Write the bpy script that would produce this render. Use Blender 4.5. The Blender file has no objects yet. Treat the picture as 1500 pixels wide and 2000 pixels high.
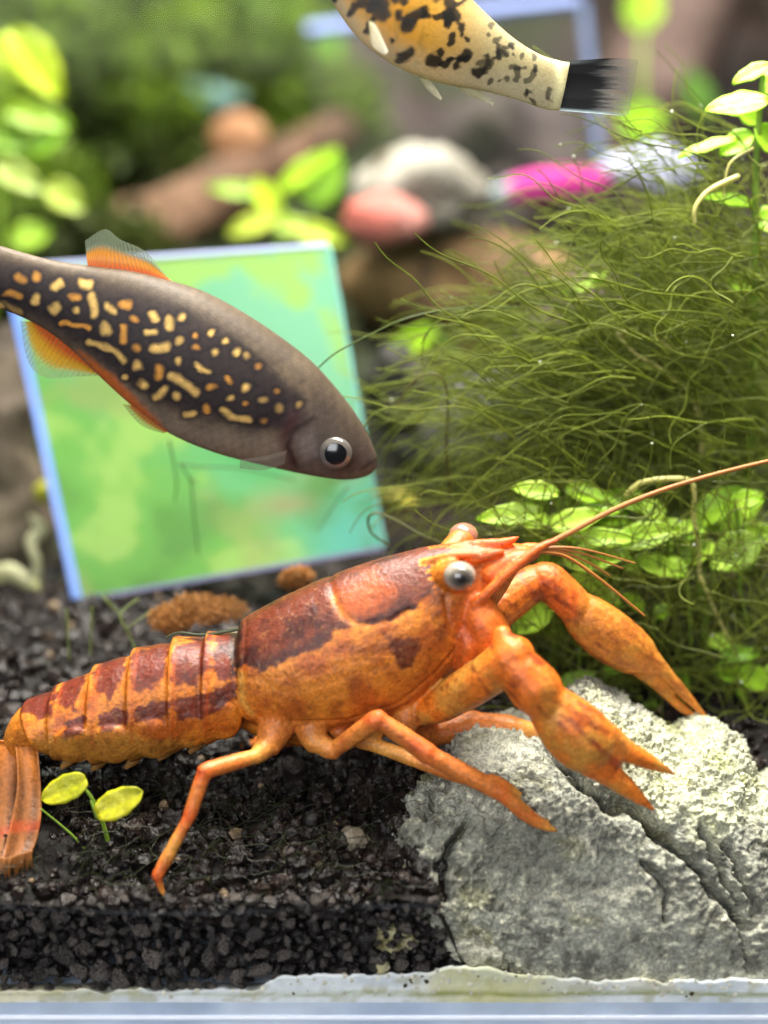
import bpy, bmesh, math, random
import numpy as np
from mathutils import Vector, Matrix, kdtree

# ---------------------------------------------------------------- camera, light, exposure
# All lengths below are in centimetres; S turns them into metres when a mesh is made.
S = 0.01
random.seed(7); rng = np.random.default_rng(7)
scene = bpy.context.scene
COL = scene.collection
CAM = np.array([0.0, -11.0, 6.33]); PITCH = math.radians(14.0); HT = 0.3     # tan of half the vertical field
FWD = np.array([0, math.cos(PITCH), -math.sin(PITCH)]); UPV = np.array([0, math.sin(PITCH), math.cos(PITCH)])
cd = bpy.data.cameras.new('camera'); cam = bpy.data.objects.new('camera', cd); COL.objects.link(cam)
cam.location = CAM*S; cam.rotation_euler = (math.pi/2-PITCH, 0, 0)
cd.sensor_fit = 'VERTICAL'; cd.sensor_height = 24; cd.lens = 12/HT
cd.clip_start = 0.005; cd.clip_end = 20
cd.dof.use_dof = True; cd.dof.focus_distance = 0.1258; cd.dof.aperture_fstop = 8.0
scene.camera = cam

w = bpy.data.worlds.new('World'); scene.world = w; w.use_nodes = True
w.node_tree.nodes['Background'].inputs[0].default_value = (0.80, 0.88, 1.0, 1)
w.node_tree.nodes['Background'].inputs[1].default_value = 0.10

def area(name, loc, target, sx, sy, power, color):
    l = bpy.data.lights.new(name, 'AREA'); l.shape = 'RECTANGLE'; l.size = sx*S; l.size_y = sy*S
    l.energy = power; l.color = color
    o = bpy.data.objects.new(name, l); COL.objects.link(o); o.location = Vector(loc)*S
    o.rotation_euler = (Vector(target)-Vector(loc)).to_track_quat('-Z', 'Y').to_euler()
    return o
area('tank_hood_lamp', (1.6, 2.8, 19), (0.9, 2.0, 0), 16, 5, 1.9, (1.0, 0.97, 0.88))
area('rear_fill_lamp', (-1.0, 15.0, 22), (0, 14, 3), 22, 6, 0.30, (1.0, 0.97, 0.88))  # added lamp, no such source seen; brightens the deep background
area('room_lamp', (-9, -28, 15), (0, 1, 2), 22, 18, 0.85, (0.95, 0.97, 1.0))
scene.view_settings.view_transform = 'Standard'; scene.view_settings.look = 'None'
scene.view_settings.exposure = 0.0; scene.view_settings.gamma = 1.0; scene.view_settings.use_curve_mapping = False
scene.render.resolution_x = 768; scene.render.resolution_y = 1024

# ---------------------------------------------------------------- helpers
def FAR(Y):
    """the back half of the tank is laid out roomier than the front"""
    return Y if Y <= 4.5 else 4.5+(Y-4.5)*2.0
def P(px, py, Y):
    """photo pixel (1500 x 2000) -> point on the upright plane y = Y, in cm"""
    Y = FAR(Y)
    d = FWD + np.array([1, 0, 0])*(px-750)*HT/1000 + UPV*(1000-py)*HT/1000
    return CAM + d*((Y-CAM[1])/d[1])
def pxs(Y, py=1000):
    Y = FAR(Y)
    d = FWD + UPV*(1000-py)*HT/1000
    return HT/1000*(Y-CAM[1])/d[1]
def srgb(r, g, b):
    f = lambda c: (c/255/12.92) if c/255 <= 0.04045 else ((c/255+0.055)/1.055)**2.4
    return np.array([f(r), f(g), f(b)])
def hsh(ix, iy, iz, seed):
    h = (ix*374761393 + iy*668265263 + iz*1442695041 + seed*1274126177) & 0xffffffff
    h = ((h ^ (h >> 13))*1274126177) & 0xffffffff
    h = ((h ^ (h >> 15))*2246822519) & 0xffffffff
    return ((h ^ (h >> 16)) & 0xffff)/65535.0
def vnoise(p, seed=0):
    p = np.asarray(p, float); i = np.floor(p).astype(np.int64); f = p-i; f = f*f*(3-2*f)
    r = 0
    for dx in (0, 1):
        for dy in (0, 1):
            for dz in (0, 1):
                wt = (f[:, 0] if dx else 1-f[:, 0])*(f[:, 1] if dy else 1-f[:, 1])*(f[:, 2] if dz else 1-f[:, 2])
                r = r + wt*hsh(i[:, 0]+dx, i[:, 1]+dy, i[:, 2]+dz, seed)
    return r*2-1
def fbm(p, oct=4, seed=0, gain=0.5):
    r = 0; a = 1; t = 0; p = np.asarray(p, float)
    for k in range(oct):
        r = r + a*vnoise(p*(2.03**k)+k*17.3, seed+k); t += a; a *= gain
    return r/t
def sstep(a, b, x):
    t = np.clip((x-a)/(b-a), 0, 1); return t*t*(3-2*t)
def seg_dist(pts, a, b):
    a = np.asarray(a, float); b = np.asarray(b, float); d = b-a; L = max((d*d).sum(), 1e-12)
    t = np.clip(((pts-a)@d)/L, 0, 1); return np.linalg.norm(pts-(a+t[:, None]*d), axis=1)
def poly_sdf(pts, poly):
    poly = np.asarray(poly, float); n = len(poly); d = np.full(len(pts), 1e9); ins = np.zeros(len(pts), bool)
    for k in range(n):
        a = poly[k]; b = poly[(k+1) % n]; d = np.minimum(d, seg_dist(pts, a, b))
        if a[1] != b[1]:
            c = ((a[1] > pts[:, 1]) != (b[1] > pts[:, 1])) & (pts[:, 0] < (b[0]-a[0])*(pts[:, 1]-a[1])/(b[1]-a[1])+a[0])
            ins ^= c
    return np.where(ins, -d, d)
def polyline_dist(pts, line):
    d = np.full(len(pts), 1e9)
    for k in range(len(line)-1): d = np.minimum(d, seg_dist(pts, line[k], line[k+1]))
    return d
def XZ(px, py, Y): q = P(px, py, Y); return (q[0], q[2])
def XZs(pl, Y): return [XZ(a, b, Y) for a, b in pl]

ORG = {}
def tag(o, label=None, cat=None, group=None, kind=None):
    if label: o['label'] = label
    if cat: o['category'] = cat
    if group: o['group'] = group
    if kind: o['kind'] = kind
    return o
def empty(name, base):
    o = bpy.data.objects.new(name, None); COL.objects.link(o); o.empty_display_size = 0.005
    o.location = Vector(base)*S; ORG[o] = np.asarray(base, float); return o
def mesh_data(name, V, F, mat, smooth=True, col=None):
    m = bpy.data.meshes.new(name); V = np.asarray(V, float)*S
    if isinstance(F, np.ndarray):
        k = F.shape[1]; m.vertices.add(len(V)); m.vertices.foreach_set('co', V.ravel().astype(np.float32))
        m.loops.add(F.size); m.loops.foreach_set('vertex_index', F.ravel().astype(np.int32))
        m.polygons.add(len(F)); m.polygons.foreach_set('loop_start', (np.arange(len(F))*k).astype(np.int32))
        m.update(calc_edges=True); m.validate()
    else:
        m.from_pydata([tuple(v) for v in V], [], [tuple(f) for f in F]); m.update()
    m.polygons.foreach_set('use_smooth', np.full(len(m.polygons), bool(smooth)))
    if col is not None: set_col(m, col)
    m.materials.append(mat); return m
def set_col(m, col):
    a = m.color_attributes.get('Col') or m.color_attributes.new('Col', 'FLOAT_COLOR', 'POINT')
    col = np.asarray(col); c = np.ones((len(m.vertices), 4), np.float32); c[:, :col.shape[1]] = col; a.data.foreach_set('color', c.ravel())
def mk(name, V, F, mat, parent=None, base=None, smooth=True, col=None):
    V = np.asarray(V, float)
    if base is None: base = np.array([V[:, 0].mean(), V[:, 1].mean(), V[:, 2].min()])
    base = np.asarray(base, float)
    o = bpy.data.objects.new(name, mesh_data(name, V-base, F, mat, smooth, col)); COL.objects.link(o); ORG[o] = base
    if parent is not None: o.parent = parent; o.location = Vector(base-ORG[parent])*S
    else: o.location = Vector(base)*S
    return o
def join(parts):
    Vs, Fs, n = [], [], 0
    for V, F in parts:
        Vs.append(np.asarray(V, float)); Fs += [tuple(i+n for i in f) for f in F]; n += len(V)
    return np.vstack(Vs), Fs
def catmull(pts, n):
    pts = np.asarray(pts, float); m = len(pts)
    out = []; ts = np.linspace(0, m-1, n)
    for t in ts:
        i = min(int(t), m-2); f = t-i
        p0, p1, p2, p3 = pts[max(i-1, 0)], pts[i], pts[i+1], pts[min(i+2, m-1)]
        out.append(0.5*((2*p1)+(-p0+p2)*f+(2*p0-5*p1+4*p2-p3)*f*f+(-p0+3*p1-3*p2+p3)*f**3))
    return np.array(out)
def tube(pts, rad, n=None, sides=12, flat=1.0, axis=(0, 1, 0), smooth=True):
    """tapered tube through pts (cm) with round ends; flat squeezes it along axis"""
    pts = np.asarray(pts, float); rad = np.asarray(rad, float)
    if n is None: n = (len(pts)-1)*5+1
    if smooth:
        q = catmull(np.column_stack([pts, rad]), n); pts, rad = q[:, :3], np.maximum(q[:, 3], 1e-4)
    T = np.gradient(pts, axis=0); T /= np.linalg.norm(T, axis=1)[:, None]+1e-12
    axis = np.asarray(axis, float)
    V = []; F = []
    a = np.linspace(0, 2*math.pi, sides, endpoint=False)
    rings = []
    cap = [(-0.92, 0.4), (-0.6, 0.8)]
    seq = [(0, o, r) for o, r in cap]+[(i, 0, 1) for i in range(len(pts))]+[(len(pts)-1, -o, r) for o, r in cap[::-1]]
    prev = None
    for i, off, rs in seq:
        t = T[i]; b = axis-t*(axis@t)
        if np.linalg.norm(b) < 0.15: b = prev if prev is not None else np.array([1.0, 0, 0])-t*t[0]
        b = b/np.linalg.norm(b); prev = b; u = np.cross(t, b)
        c = pts[i]+t*rad[i]*off
        V.append(c+rad[i]*rs*(np.cos(a)[:, None]*u+flat*np.sin(a)[:, None]*b))
    m = len(V); V = np.vstack(V)
    for i in range(m-1):
        for j in range(sides):
            k = (j+1) % sides
            F.append((i*sides+j, i*sides+k, (i+1)*sides+k, (i+1)*sides+j))
    F.append(tuple(range(sides))[::-1]); F.append(tuple((m-1)*sides+j for j in range(sides)))
    return V, F
def ptube(pp, rp, **k):
    """tube from photo pixels: pp = (px, py, Y), rp = radii in pixels"""
    return tube([P(*q) for q in pp], [r*pxs(q[2], q[1]) for r, q in zip(rp, pp)], **k)
def loft(rings, closed=True):
    m, n = len(rings), len(rings[0]); V = np.vstack(rings); F = []
    for i in range(m-1):
        for j in range(n):
            k = (j+1) % n; F.append((i*n+j, i*n+k, (i+1)*n+k, (i+1)*n+j))
    if closed: F.append(tuple(range(n))[::-1]); F.append(tuple((m-1)*n+j for j in range(n)))
    return V, F
def ico(sub):
    bm = bmesh.new(); bmesh.ops.create_icosphere(bm, subdivisions=sub, radius=1)
    V = np.array([v.co[:] for v in bm.verts]); F = np.array([[v.index for v in f.verts] for f in bm.faces]); bm.free(); return V, F
ICO = {}
def icos(s):
    if s not in ICO: ICO[s] = ico(s)
    return ICO[s][0].copy(), ICO[s][1]
def box(x0, x1, y0, y1, z0, z1):
    V = [(x, y, z) for x in (x0, x1) for y in (y0, y1) for z in (z0, z1)]
    return np.array(V, float), [(0, 1, 3, 2), (4, 6, 7, 5), (0, 4, 5, 1), (2, 3, 7, 6), (0, 2, 6, 4), (1, 5, 7, 3)]
def outline_blob(outline, Y, depth, sub=5, power=0.8, lean=0.0, center=None, ymin=None, sphere=None):
    """stone with the given outline (px) in the plane Y, bulging depth cm to front and back"""
    o = np.array([XZ(a, b, Y) for a, b in outline]); c = o.mean(0) if center is None else np.array(XZ(*center, Y))
    ang = np.arctan2(o[:, 1]-c[1], o[:, 0]-c[0]); r = np.hypot(o[:, 0]-c[0], o[:, 1]-c[1]); k = np.argsort(ang)
    ang, r = ang[k], r[k]; ang = np.concatenate([ang[-1:]-2*math.pi, ang, ang[:1]+2*math.pi]); r = np.concatenate([r[-1:], r, r[:1]])
    V, F = icos(sub) if sphere is None else sphere; th = np.arctan2(V[:, 2], V[:, 0]); h = np.hypot(V[:, 0], V[:, 2])
    R = np.interp(th, ang, r); kk = sstep(0.0, 0.9, h); R = (r.mean()*(1-kk)+R*kk)*h**power
    X = c[0]+R*np.cos(th); Z = c[1]+R*np.sin(th); YY = FAR(Y)+V[:, 1]*depth+lean*(Z-c[1])
    if ymin is not None: YY = np.where(YY < ymin+0.1, ymin+0.1*np.exp((YY-ymin-0.1)/0.1), YY)
    return np.column_stack([X, YY, Z]), F
def normals(V, F):
    F = np.asarray(F); n = np.cross(V[F[:, 1]]-V[F[:, 0]], V[F[:, 2]]-V[F[:, 0]]); N = np.zeros_like(V)
    for k in range(3): np.add.at(N, F[:, k], n)
    return N/(np.linalg.norm(N, axis=1)[:, None]+1e-12)

# ---------------------------------------------------------------- materials
def M(name, color=None, var=0.15, nscale=4.0, rough=0.5, spec=0.5, bump=0.0, bscale=20.0, transl=0.0, alpha=1.0, sss=0.0,
      sssr=(0.25, 0.1, 0.04), coat=0.0, tint2=None, tcol=None, objrand=0.0):
    m = bpy.data.materials.new(name); m.use_nodes = True; nt = m.node_tree; N = nt.nodes; L = nt.links
    N.clear(); out = N.new('ShaderNodeOutputMaterial'); b = N.new('ShaderNodeBsdfPrincipled')
    tc = N.new('ShaderNodeTexCoord'); mp = N.new('ShaderNodeMapping'); mp.inputs['Scale'].default_value = (100, 100, 100)
    L.new(tc.outputs['Object'], mp.inputs['Vector'])
    nz = N.new('ShaderNodeTexNoise'); nz.inputs['Scale'].default_value = nscale; nz.inputs['Detail'].default_value = 5
    L.new(mp.outputs[0], nz.inputs['Vector'])
    if color is None:
        at = N.new('ShaderNodeAttribute'); at.attribute_name = 'Col'; src = at.outputs['Color']
    else:
        rgb = N.new('ShaderNodeRGB'); rgb.outputs[0].default_value = (*color, 1); src = rgb.outputs[0]
        if tint2 is not None:
            mx = N.new('ShaderNodeMix'); mx.data_type = 'RGBA'; L.new(src, mx.inputs[6]); mx.inputs[7].default_value = (*tint2, 1)
            cr = N.new('ShaderNodeMapRange'); cr.inputs[1].default_value = 0.38; cr.inputs[2].default_value = 0.62
            L.new(nz.outputs[0], cr.inputs[0]); L.new(cr.outputs[0], mx.inputs[0]); src = mx.outputs[2]
    if objrand > 0:
        oi = N.new('ShaderNodeObjectInfo'); mo = N.new('ShaderNodeMapRange'); mo.inputs[3].default_value = 1-objrand; mo.inputs[4].default_value = 1+objrand*1.6
        L.new(oi.outputs['Random'], mo.inputs[0]); ho = N.new('ShaderNodeMix'); ho.data_type = 'RGBA'; ho.blend_type = 'MULTIPLY'; ho.inputs[0].default_value = 1
        L.new(src, ho.inputs[6]); L.new(mo.outputs[0], ho.inputs[7]); src = ho.outputs[2]
    if var > 0:
        n2 = N.new('ShaderNodeTexNoise'); n2.inputs['Scale'].default_value = nscale*3.1; n2.inputs['Detail'].default_value = 6
        L.new(mp.outputs[0], n2.inputs['Vector'])
        mr = N.new('ShaderNodeMapRange'); mr.inputs[1].default_value = 0.25; mr.inputs[2].default_value = 0.75
        mr.inputs[3].default_value = 1-var; mr.inputs[4].default_value = 1+var; L.new(n2.outputs[0], mr.inputs[0])
        hs = N.new('ShaderNodeMix'); hs.data_type = 'RGBA'; hs.blend_type = 'MULTIPLY'; hs.inputs[0].default_value = 1
        L.new(src, hs.inputs[6]); L.new(mr.outputs[0], hs.inputs[7]); src = hs.outputs[2]
    L.new(src, b.inputs['Base Color']); b.inputs['Roughness'].default_value = rough
    b.inputs['Specular IOR Level'].default_value = spec; b.inputs['Coat Weight'].default_value = coat
    b.inputs['Coat Roughness'].default_value = 0.15
    if sss > 0:
        b.inputs['Subsurface Weight'].default_value = sss; b.inputs['Subsurface Radius'].default_value = sssr; b.inputs['Subsurface Scale'].default_value = S
    if bump > 0:
        bz = N.new('ShaderNodeTexNoise'); bz.inputs['Scale'].default_value = bscale; bz.inputs['Detail'].default_value = 7
        L.new(mp.outputs[0], bz.inputs['Vector'])
        bp = N.new('ShaderNodeBump'); bp.inputs['Strength'].default_value = bump; bp.inputs['Distance'].default_value = 0.03*S
        L.new(bz.outputs[0], bp.inputs['Height']); L.new(bp.outputs[0], b.inputs['Normal'])
    sh = b.outputs[0]
    if transl > 0:
        t = N.new('ShaderNodeBsdfTranslucent')
        if tcol is not None: t.inputs[0].default_value = (*tcol, 1)
        else: L.new(src, t.inputs[0])
        mx = N.new('ShaderNodeMixShader'); mx.inputs[0].default_value = transl; L.new(sh, mx.inputs[1]); L.new(t.outputs[0], mx.inputs[2]); sh = mx.outputs[0]
    if alpha < 1:
        t = N.new('ShaderNodeBsdfTransparent'); mx = N.new('ShaderNodeMixShader'); mx.inputs[0].default_value = alpha
        if alpha < 0: L.new(at.outputs['Alpha'], mx.inputs[0])      # opacity stored with the colour
        L.new(t.outputs[0], mx.inputs[1]); L.new(sh, mx.inputs[2]); sh = mx.outputs[0]
    L.new(sh, out.inputs[0]); return m
def M_clear(name, ior=1.15, tint=(1, 1, 1)):
    """clear pane: straight-through transmission with Fresnel gloss"""
    m = bpy.data.materials.new(name); m.use_nodes = True; nt = m.node_tree; N = nt.nodes; L = nt.links; N.clear()
    out = N.new('ShaderNodeOutputMaterial'); t = N.new('ShaderNodeBsdfTransparent'); t.inputs[0].default_value = (*tint, 1)
    g = N.new('ShaderNodeBsdfGlossy'); g.inputs['Roughness'].default_value = 0.02
    f = N.new('ShaderNodeFresnel'); f.inputs[0].default_value = ior
    mx = N.new('ShaderNodeMixShader'); L.new(f.outputs[0], mx.inputs[0]); L.new(t.outputs[0], mx.inputs[1]); L.new(g.outputs[0], mx.inputs[2])
    L.new(mx.outputs[0], out.inputs[0]); return m

MAT = dict(
    cray=M('crayfish_shell', None, 0.32, 14, 0.44, 0.4, 0.25, 34, sss=0.06, sssr=(0.08, 0.03, 0.01)),
    fan=M('crayfish_tail_fan', None, 0.3, 12, 0.4, 0.5, 0.3, 40, transl=0.3, alpha=-1),
    antenna=M('crayfish_antenna', srgb(176, 112, 52), 0.2, 30, 0.45, transl=0.2),
    eye=M('crayfish_eye', None, 0.05, 10, 0.18, 0.6, coat=0.6),
    fish=M('fish_skin', None, 0.18, 18, 0.55, 0.2, 0.08, 40),
    fin=M('fish_fin', None, 0.1, 20, 0.4, 0.4, transl=0.45, alpha=-1),
    fin_clear=M('fish_fin_clear', None, 0.1, 20, 0.4, 0.4, transl=0.4, alpha=0.3),
    fisheye=M('fish_eye', None, 0.04, 10, 0.12, 0.6, coat=0.7),
    rock=M('cracked_stone', None, 0.50, 16, 0.85, 0.25, 1.0, 30),
    stone=M('small_stone', None, 0.25, 9, 0.75, 0.3, 0.5, 14),
    soil=M('dark_soil', srgb(24, 19, 16), 0.4, 9, 0.6, 0.15, 0.8, 16, tint2=srgb(16, 13, 12)),
    grain=M('soil_grain', None, 0.5, 14, 0.17, 0.28, 1.0, 24),
    gravel=M('dark_gravel', srgb(78, 70, 64), 0.5, 6, 0.24, 0.7, 0.6, 18, tint2=srgb(30, 26, 24), objrand=0.65),
    silicone=M('silicone_bead', None, 0.10, 5, 0.45, 0.4, 0.35, 9, sss=0.2, sssr=(0.1, 0.1, 0.1)),
    tankglass=M_clear('tank_glass', 1.12),
    bottomglass=M('bottom_glass_edge', srgb(178, 194, 216), 0.12, 1.2, 0.3, 0.5, 0.2, 6, tint2=srgb(204, 216, 232)),
    leaf=M('leaf', None, 0.18, 8, 0.36, 0.45, 0.3, 18, transl=0.42),
    stem=M('stem', srgb(120, 150, 45), 0.2, 10, 0.45, transl=0.25),
    root=M('pale_root', srgb(205, 200, 120), 0.2, 14, 0.3, 0.6, transl=0.3),
    algae=M('hair_algae', None, 0.25, 3, 0.38, 0.5, transl=0.5),
    moss=M('moss', None, 0.25, 3, 0.6, 0.3, transl=0.35),
    wood=M('driftwood', None, 0.35, 3, 0.8, 0.25, 0.6, 8),
    pane_edge_dull=M('pane_edge_dull', None, 0.08, 6, 0.75, 0.05, transl=0.3),
    pane_edge=M('pane_edge', None, 0.08, 6, 0.22, 0.6, transl=0.3),
)

# ---------------------------------------------------------------- the setting: tank glass, soil, bank, backdrop
def H0(x, y):
    x = np.asarray(x, float); y = np.asarray(y, float)
    h = 0.67+0.04*np.sin(x*2.3+1)+0.03*np.sin(x*6.1)+0.30*sstep(0, 0.55, y)+0.275*np.clip(y-0.3, 0, 3.2)-0.10*np.clip(y-3.9, 0, 3)
    p = np.column_stack([x.ravel(), y.ravel(), 0*x.ravel()])
    n = (0.07*fbm(p*1.3, 3, 5)).reshape(x.shape)*sstep(0, 0.6, y)+(0.13*fbm(p*2.1+4, 4, 6)).reshape(x.shape)*(1-sstep(0, 0.7, y))
    foot = sstep(0.30, 0.75, x)*(1-sstep(0.75, 1.25, y))      # hollow where the big rock sits on the bottom glass
    return (h+n)*(1-foot)+0.03*foot
def H(x, y): return float(H0(np.array([x]), np.array([y]))[0])
def on_ground(px, py):
    """where the sight line through a pixel meets the soil"""
    for Y in np.arange(0.02, 9, 0.02):
        q = P(px, py, Y)
        if q[2] <= H(q[0], Y): return q
    return P(px, py, 5)
def grid(xs, ys):
    X, Yg = np.meshgrid(xs, ys); nx, ny = len(xs), len(ys)
    i = np.arange(nx*ny).reshape(ny, nx)
    F = np.column_stack([i[:-1, :-1].ravel(), i[:-1, 1:].ravel(), i[1:, 1:].ravel(), i[1:, :-1].ravel()])
    return X.ravel(), Yg.ravel(), F
x, y, F = grid(np.linspace(-9, 9, 420), np.concatenate([np.linspace(0.015, 4, 200), np.linspace(4.06, 6.2, 36)]))
p = np.column_stack([x, y, 0*x])
z = H0(x, y)+0.07*fbm(p*5, 4, 2)+0.22*np.clip(fbm(p*2.6, 3, 90), 0, 1)*sstep(0.3, 0.8, y)-0.01
sub = mk('substrate', np.column_stack([x, y, z]), F, MAT['soil'], base=(0, 0, 0)); tag(sub, kind='structure')

x, y, F = grid(np.linspace(-14, 14, 280), np.linspace(5.2, 24, 160))
p = np.column_stack([x, y, 0*x])
def HB(x, y):
    p = np.column_stack([x, y, 0*x])
    return H0(x, y)-0.25+7.6*sstep(5.6, 20.5, y+1.2*fbm(p*0.35, 3, 31))+0.8*fbm(p*0.6, 4, 33)*sstep(5.2, 8, y)
z = HB(x, y)
g = fbm(p*0.3+3, 4, 12)[:, None]
cg, cb, cp = srgb(62, 76, 24), srgb(58, 44, 32), srgb(56, 44, 40)
mixg = sstep(-0.25, 0.25, g+np.clip(-x, -3, 3)[:, None]*0.16)
c = cb*(1-mixg)+cg*mixg; c = 0.42*c*(0.6+0.8*(0.5+0.5*fbm(p*1.6, 3, 40)[:, None]))
pk = sstep(0.25, 0.5, fbm(p*0.7+9, 3, 55)[:, None]); c = c*(1-pk)+cp*pk
bank = mk('planted_bank', np.column_stack([x, y, z]), F, MAT['moss'], base=(0, 5.2, 1), col=c); tag(bank, kind='structure')
V, F = box(-16, 16, 24.0, 24.5, -0.4, 16)
tag(mk('tank_back', V, F, M('tank_back', srgb(34, 36, 26), 0.4, 0.5, 0.8, 0.2, tint2=srgb(38, 30, 24)), smooth=False), kind='structure')
V, F = box(-16, 16, 0.0, 24.0, -0.42, -0.03)
tag(mk('bottom_glass', V, F, MAT['bottomglass'], smooth=False), kind='structure')
V, F = box(-16, 16, -0.5, -0.006, -0.55, 13)
fg = tag(mk('front_glass', V, F, MAT['tankglass'], smooth=False), kind='structure')
# grey see-through sheet inside the front glass, denser in streaks along the soil line
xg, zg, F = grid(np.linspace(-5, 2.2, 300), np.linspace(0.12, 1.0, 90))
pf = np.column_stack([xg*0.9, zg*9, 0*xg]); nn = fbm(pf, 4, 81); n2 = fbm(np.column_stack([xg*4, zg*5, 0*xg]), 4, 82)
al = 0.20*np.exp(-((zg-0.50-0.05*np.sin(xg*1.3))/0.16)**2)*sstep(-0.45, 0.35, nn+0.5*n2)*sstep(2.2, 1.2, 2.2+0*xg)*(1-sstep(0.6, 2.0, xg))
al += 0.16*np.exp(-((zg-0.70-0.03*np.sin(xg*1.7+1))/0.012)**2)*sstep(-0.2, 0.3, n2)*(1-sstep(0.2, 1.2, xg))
bf = mk('grey_sheet', np.column_stack([xg, 0*xg-0.003, zg]), F, M('grey_sheet', None, 0.1, 4, 0.6, 0.2, transl=0.3, alpha=-1), parent=fg, base=(0, -0.003, 0), col=np.column_stack([np.tile(srgb(120, 130, 140), (len(xg), 1)), np.clip(al, 0, 0.3)]))
V, F = box(-16, 16, -0.3, 24.5, -0.62, -0.565)
tag(mk('tank_stand', V, F, M('stand_top', srgb(214, 222, 235), 0.05, 1, 0.4), smooth=False), kind='structure')
# bevel of the bottom pane, its highlight line modelled as a near-white rib
V, F = tube([(-10, -0.035+0.03, -0.135), (0, -0.035+0.03, -0.15), (10, -0.035+0.03, -0.135)], [0.022]*3, sides=10)
tag(mk('highlight_rib', V, F, M('rib', srgb(226, 232, 246), 0.04, 1, 0.2)), kind='structure')

# silicone bead sealing the front pane to the bottom pane: uneven upper edge, algae line at its foot
xs = np.linspace(-9, 9, 700)
pp = np.column_stack([xs, 0*xs, 0*xs])
top = np.interp(xs, [-9, -1.6, -0.9, -0.75, 0.2, 0.4, 0.75, 0.95, 1.3, 9], [0.05, 0.05, 0.07, 0.17, 0.17, 0.24, 0.27, 0.2, 0.15, 0.13])+0.03*fbm(pp*1.6, 3, 61)+0.035*fbm(pp*6, 4, 62)+0.02*fbm(pp*19, 3, 64)
prof_n = 14; V = []; C = []
for j in range(prof_n):
    t = j/(prof_n-1)
    yy = 0.004+0.26*t**1.6+0.01*fbm(pp*4+j*0.37, 3, 63); zz = -0.028+(top+0.028)*(1-t**2.2)
    V.append(np.column_stack([xs, np.maximum(yy, 0.002), zz]))
# front skin from the foot of the glass up to the lip
front = []
for j in range(9):
    t = j/8
    front.append(np.column_stack([xs, 0.003+0.012*np.abs(fbm(pp*3+j*0.4, 3, 66))*math.sin(t*math.pi), -0.03+(top+0.03)*t]))
V = np.vstack(front+V[1:]); m = 9+prof_n-1; nx = len(xs)
i = np.arange(m*nx).reshape(m, nx); F = np.column_stack([i[:-1, :-1].ravel(), i[:-1, 1:].ravel(), i[1:, 1:].ravel(), i[1:, :-1].ravel()])
white = srgb(232, 238, 240); cream = srgb(236, 230, 200); green = srgb(142, 148, 64); grey = srgb(200, 210, 216)
n1 = fbm(V*np.array([1.0, 3, 3.0]), 4, 71)[:, None]; n2 = fbm(V*np.array([2.2, 6, 6.0])+5, 4, 72)[:, None]
C = white*(1-sstep(-0.1, 0.2, n1))+cream*sstep(-0.1, 0.2, n1); k = sstep(0.0, 0.25, n2); C = C*(1-0.55*k)+grey*0.55*k
n3 = fbm(V*np.array([9, 9, 14.0]), 3, 75)[:, None]; C = C*(1-0.5*sstep(0.15, 0.4, n3))+srgb(176, 170, 120)*0.5*sstep(0.15, 0.4, n3)
wav = 0.045+0.03*fbm(np.column_stack([V[:, 0]*1.1, 0*V[:, 0], 0*V[:, 0]]), 3, 73)
yp = (sstep(0.2, 0.5, V[:, 0])*(1-sstep(1.0, 1.4, V[:, 0]))*sstep(-0.2, 0.3, n2[:, 0]+0.2))[:, None]; C = C*(1-0.55*yp)+srgb(206, 204, 130)*0.55*yp
ga = np.exp(-((V[:, 2]-wav)/0.016)**2)*(0.35+0.65*sstep(-1.6, 0.4, V[:, 0]))
C = C*(1-0.9*ga[:, None])+green*0.9*ga[:, None]
seal = tag(mk('silicone_seal', V, F, MAT['silicone'], base=(0, 0, 0), col=C), kind='structure')
SEALTOP = (xs, top)

# soil granules: joined, uncountable
def scatter_shapes(variants, pos, scale, rotseed, cols=None):
    n = len(pos); r = np.random.default_rng(rotseed); q = r.normal(size=(n, 4)); q /= np.linalg.norm(q, axis=1)[:, None]
    a, b, c, d = q.T
    R = np.stack([np.stack([1-2*(c*c+d*d), 2*(b*c-a*d), 2*(b*d+a*c)], 1), np.stack([2*(b*c+a*d), 1-2*(b*b+d*d), 2*(c*d-a*b)], 1),
                  np.stack([2*(b*d-a*c), 2*(c*d+a*b), 1-2*(b*b+c*c)], 1)], 1)
    Vs, Fs, Cs, off = [], [], [], 0
    vi = r.integers(0, len(variants), n)
    for k, (v, f) in enumerate(variants):
        idx = np.where(vi == k)[0]
        if len(idx) == 0: continue
        W = np.einsum('nij,vj->nvi', R[idx], v)*scale[idx][:, None, None]+pos[idx][:, None, :]
        Vs.append(W.reshape(-1, 3)); Fs.append((f[None]+(np.arange(len(idx))*len(v))[:, None, None]+off).reshape(-1, 3)); off += len(idx)*len(v)
        if cols is not None: Cs.append(np.repeat(cols[idx], len(v), 0))
    return np.vstack(Vs), np.vstack(Fs), (np.vstack(Cs) if cols is not None else None)
def lump(sub, seed, amp=0.35, freq=1.6, flat=(1, 1, 1)):
    v, f = icos(sub); v = v*(1+amp*fbm(v*freq+seed*7.1, 2, seed)[:, None])*np.array(flat); return v, f
def chip(seed):
    """angular broken grain: ico cut by a few planes"""
    r = np.random.default_rng(seed); v, f = icos(2); v = v*np.array([1.15, 0.85, 0.75])
    for k in range(9):
        n = r.normal(size=3); n /= np.linalg.norm(n); d = r.uniform(0.42, 0.8); s = v@n; v = v-np.outer(np.maximum(s-d, 0), n)
    return v, f
soilv = [lump(1, k, 0.5, 1.9) for k in range(6)]+[chip(k) for k in range(3)]
n = 11500
x = rng.uniform(-5.2, 4.5, n); y = 0.10+rng.uniform(0, 1, n)**1.45*5.6
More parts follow.
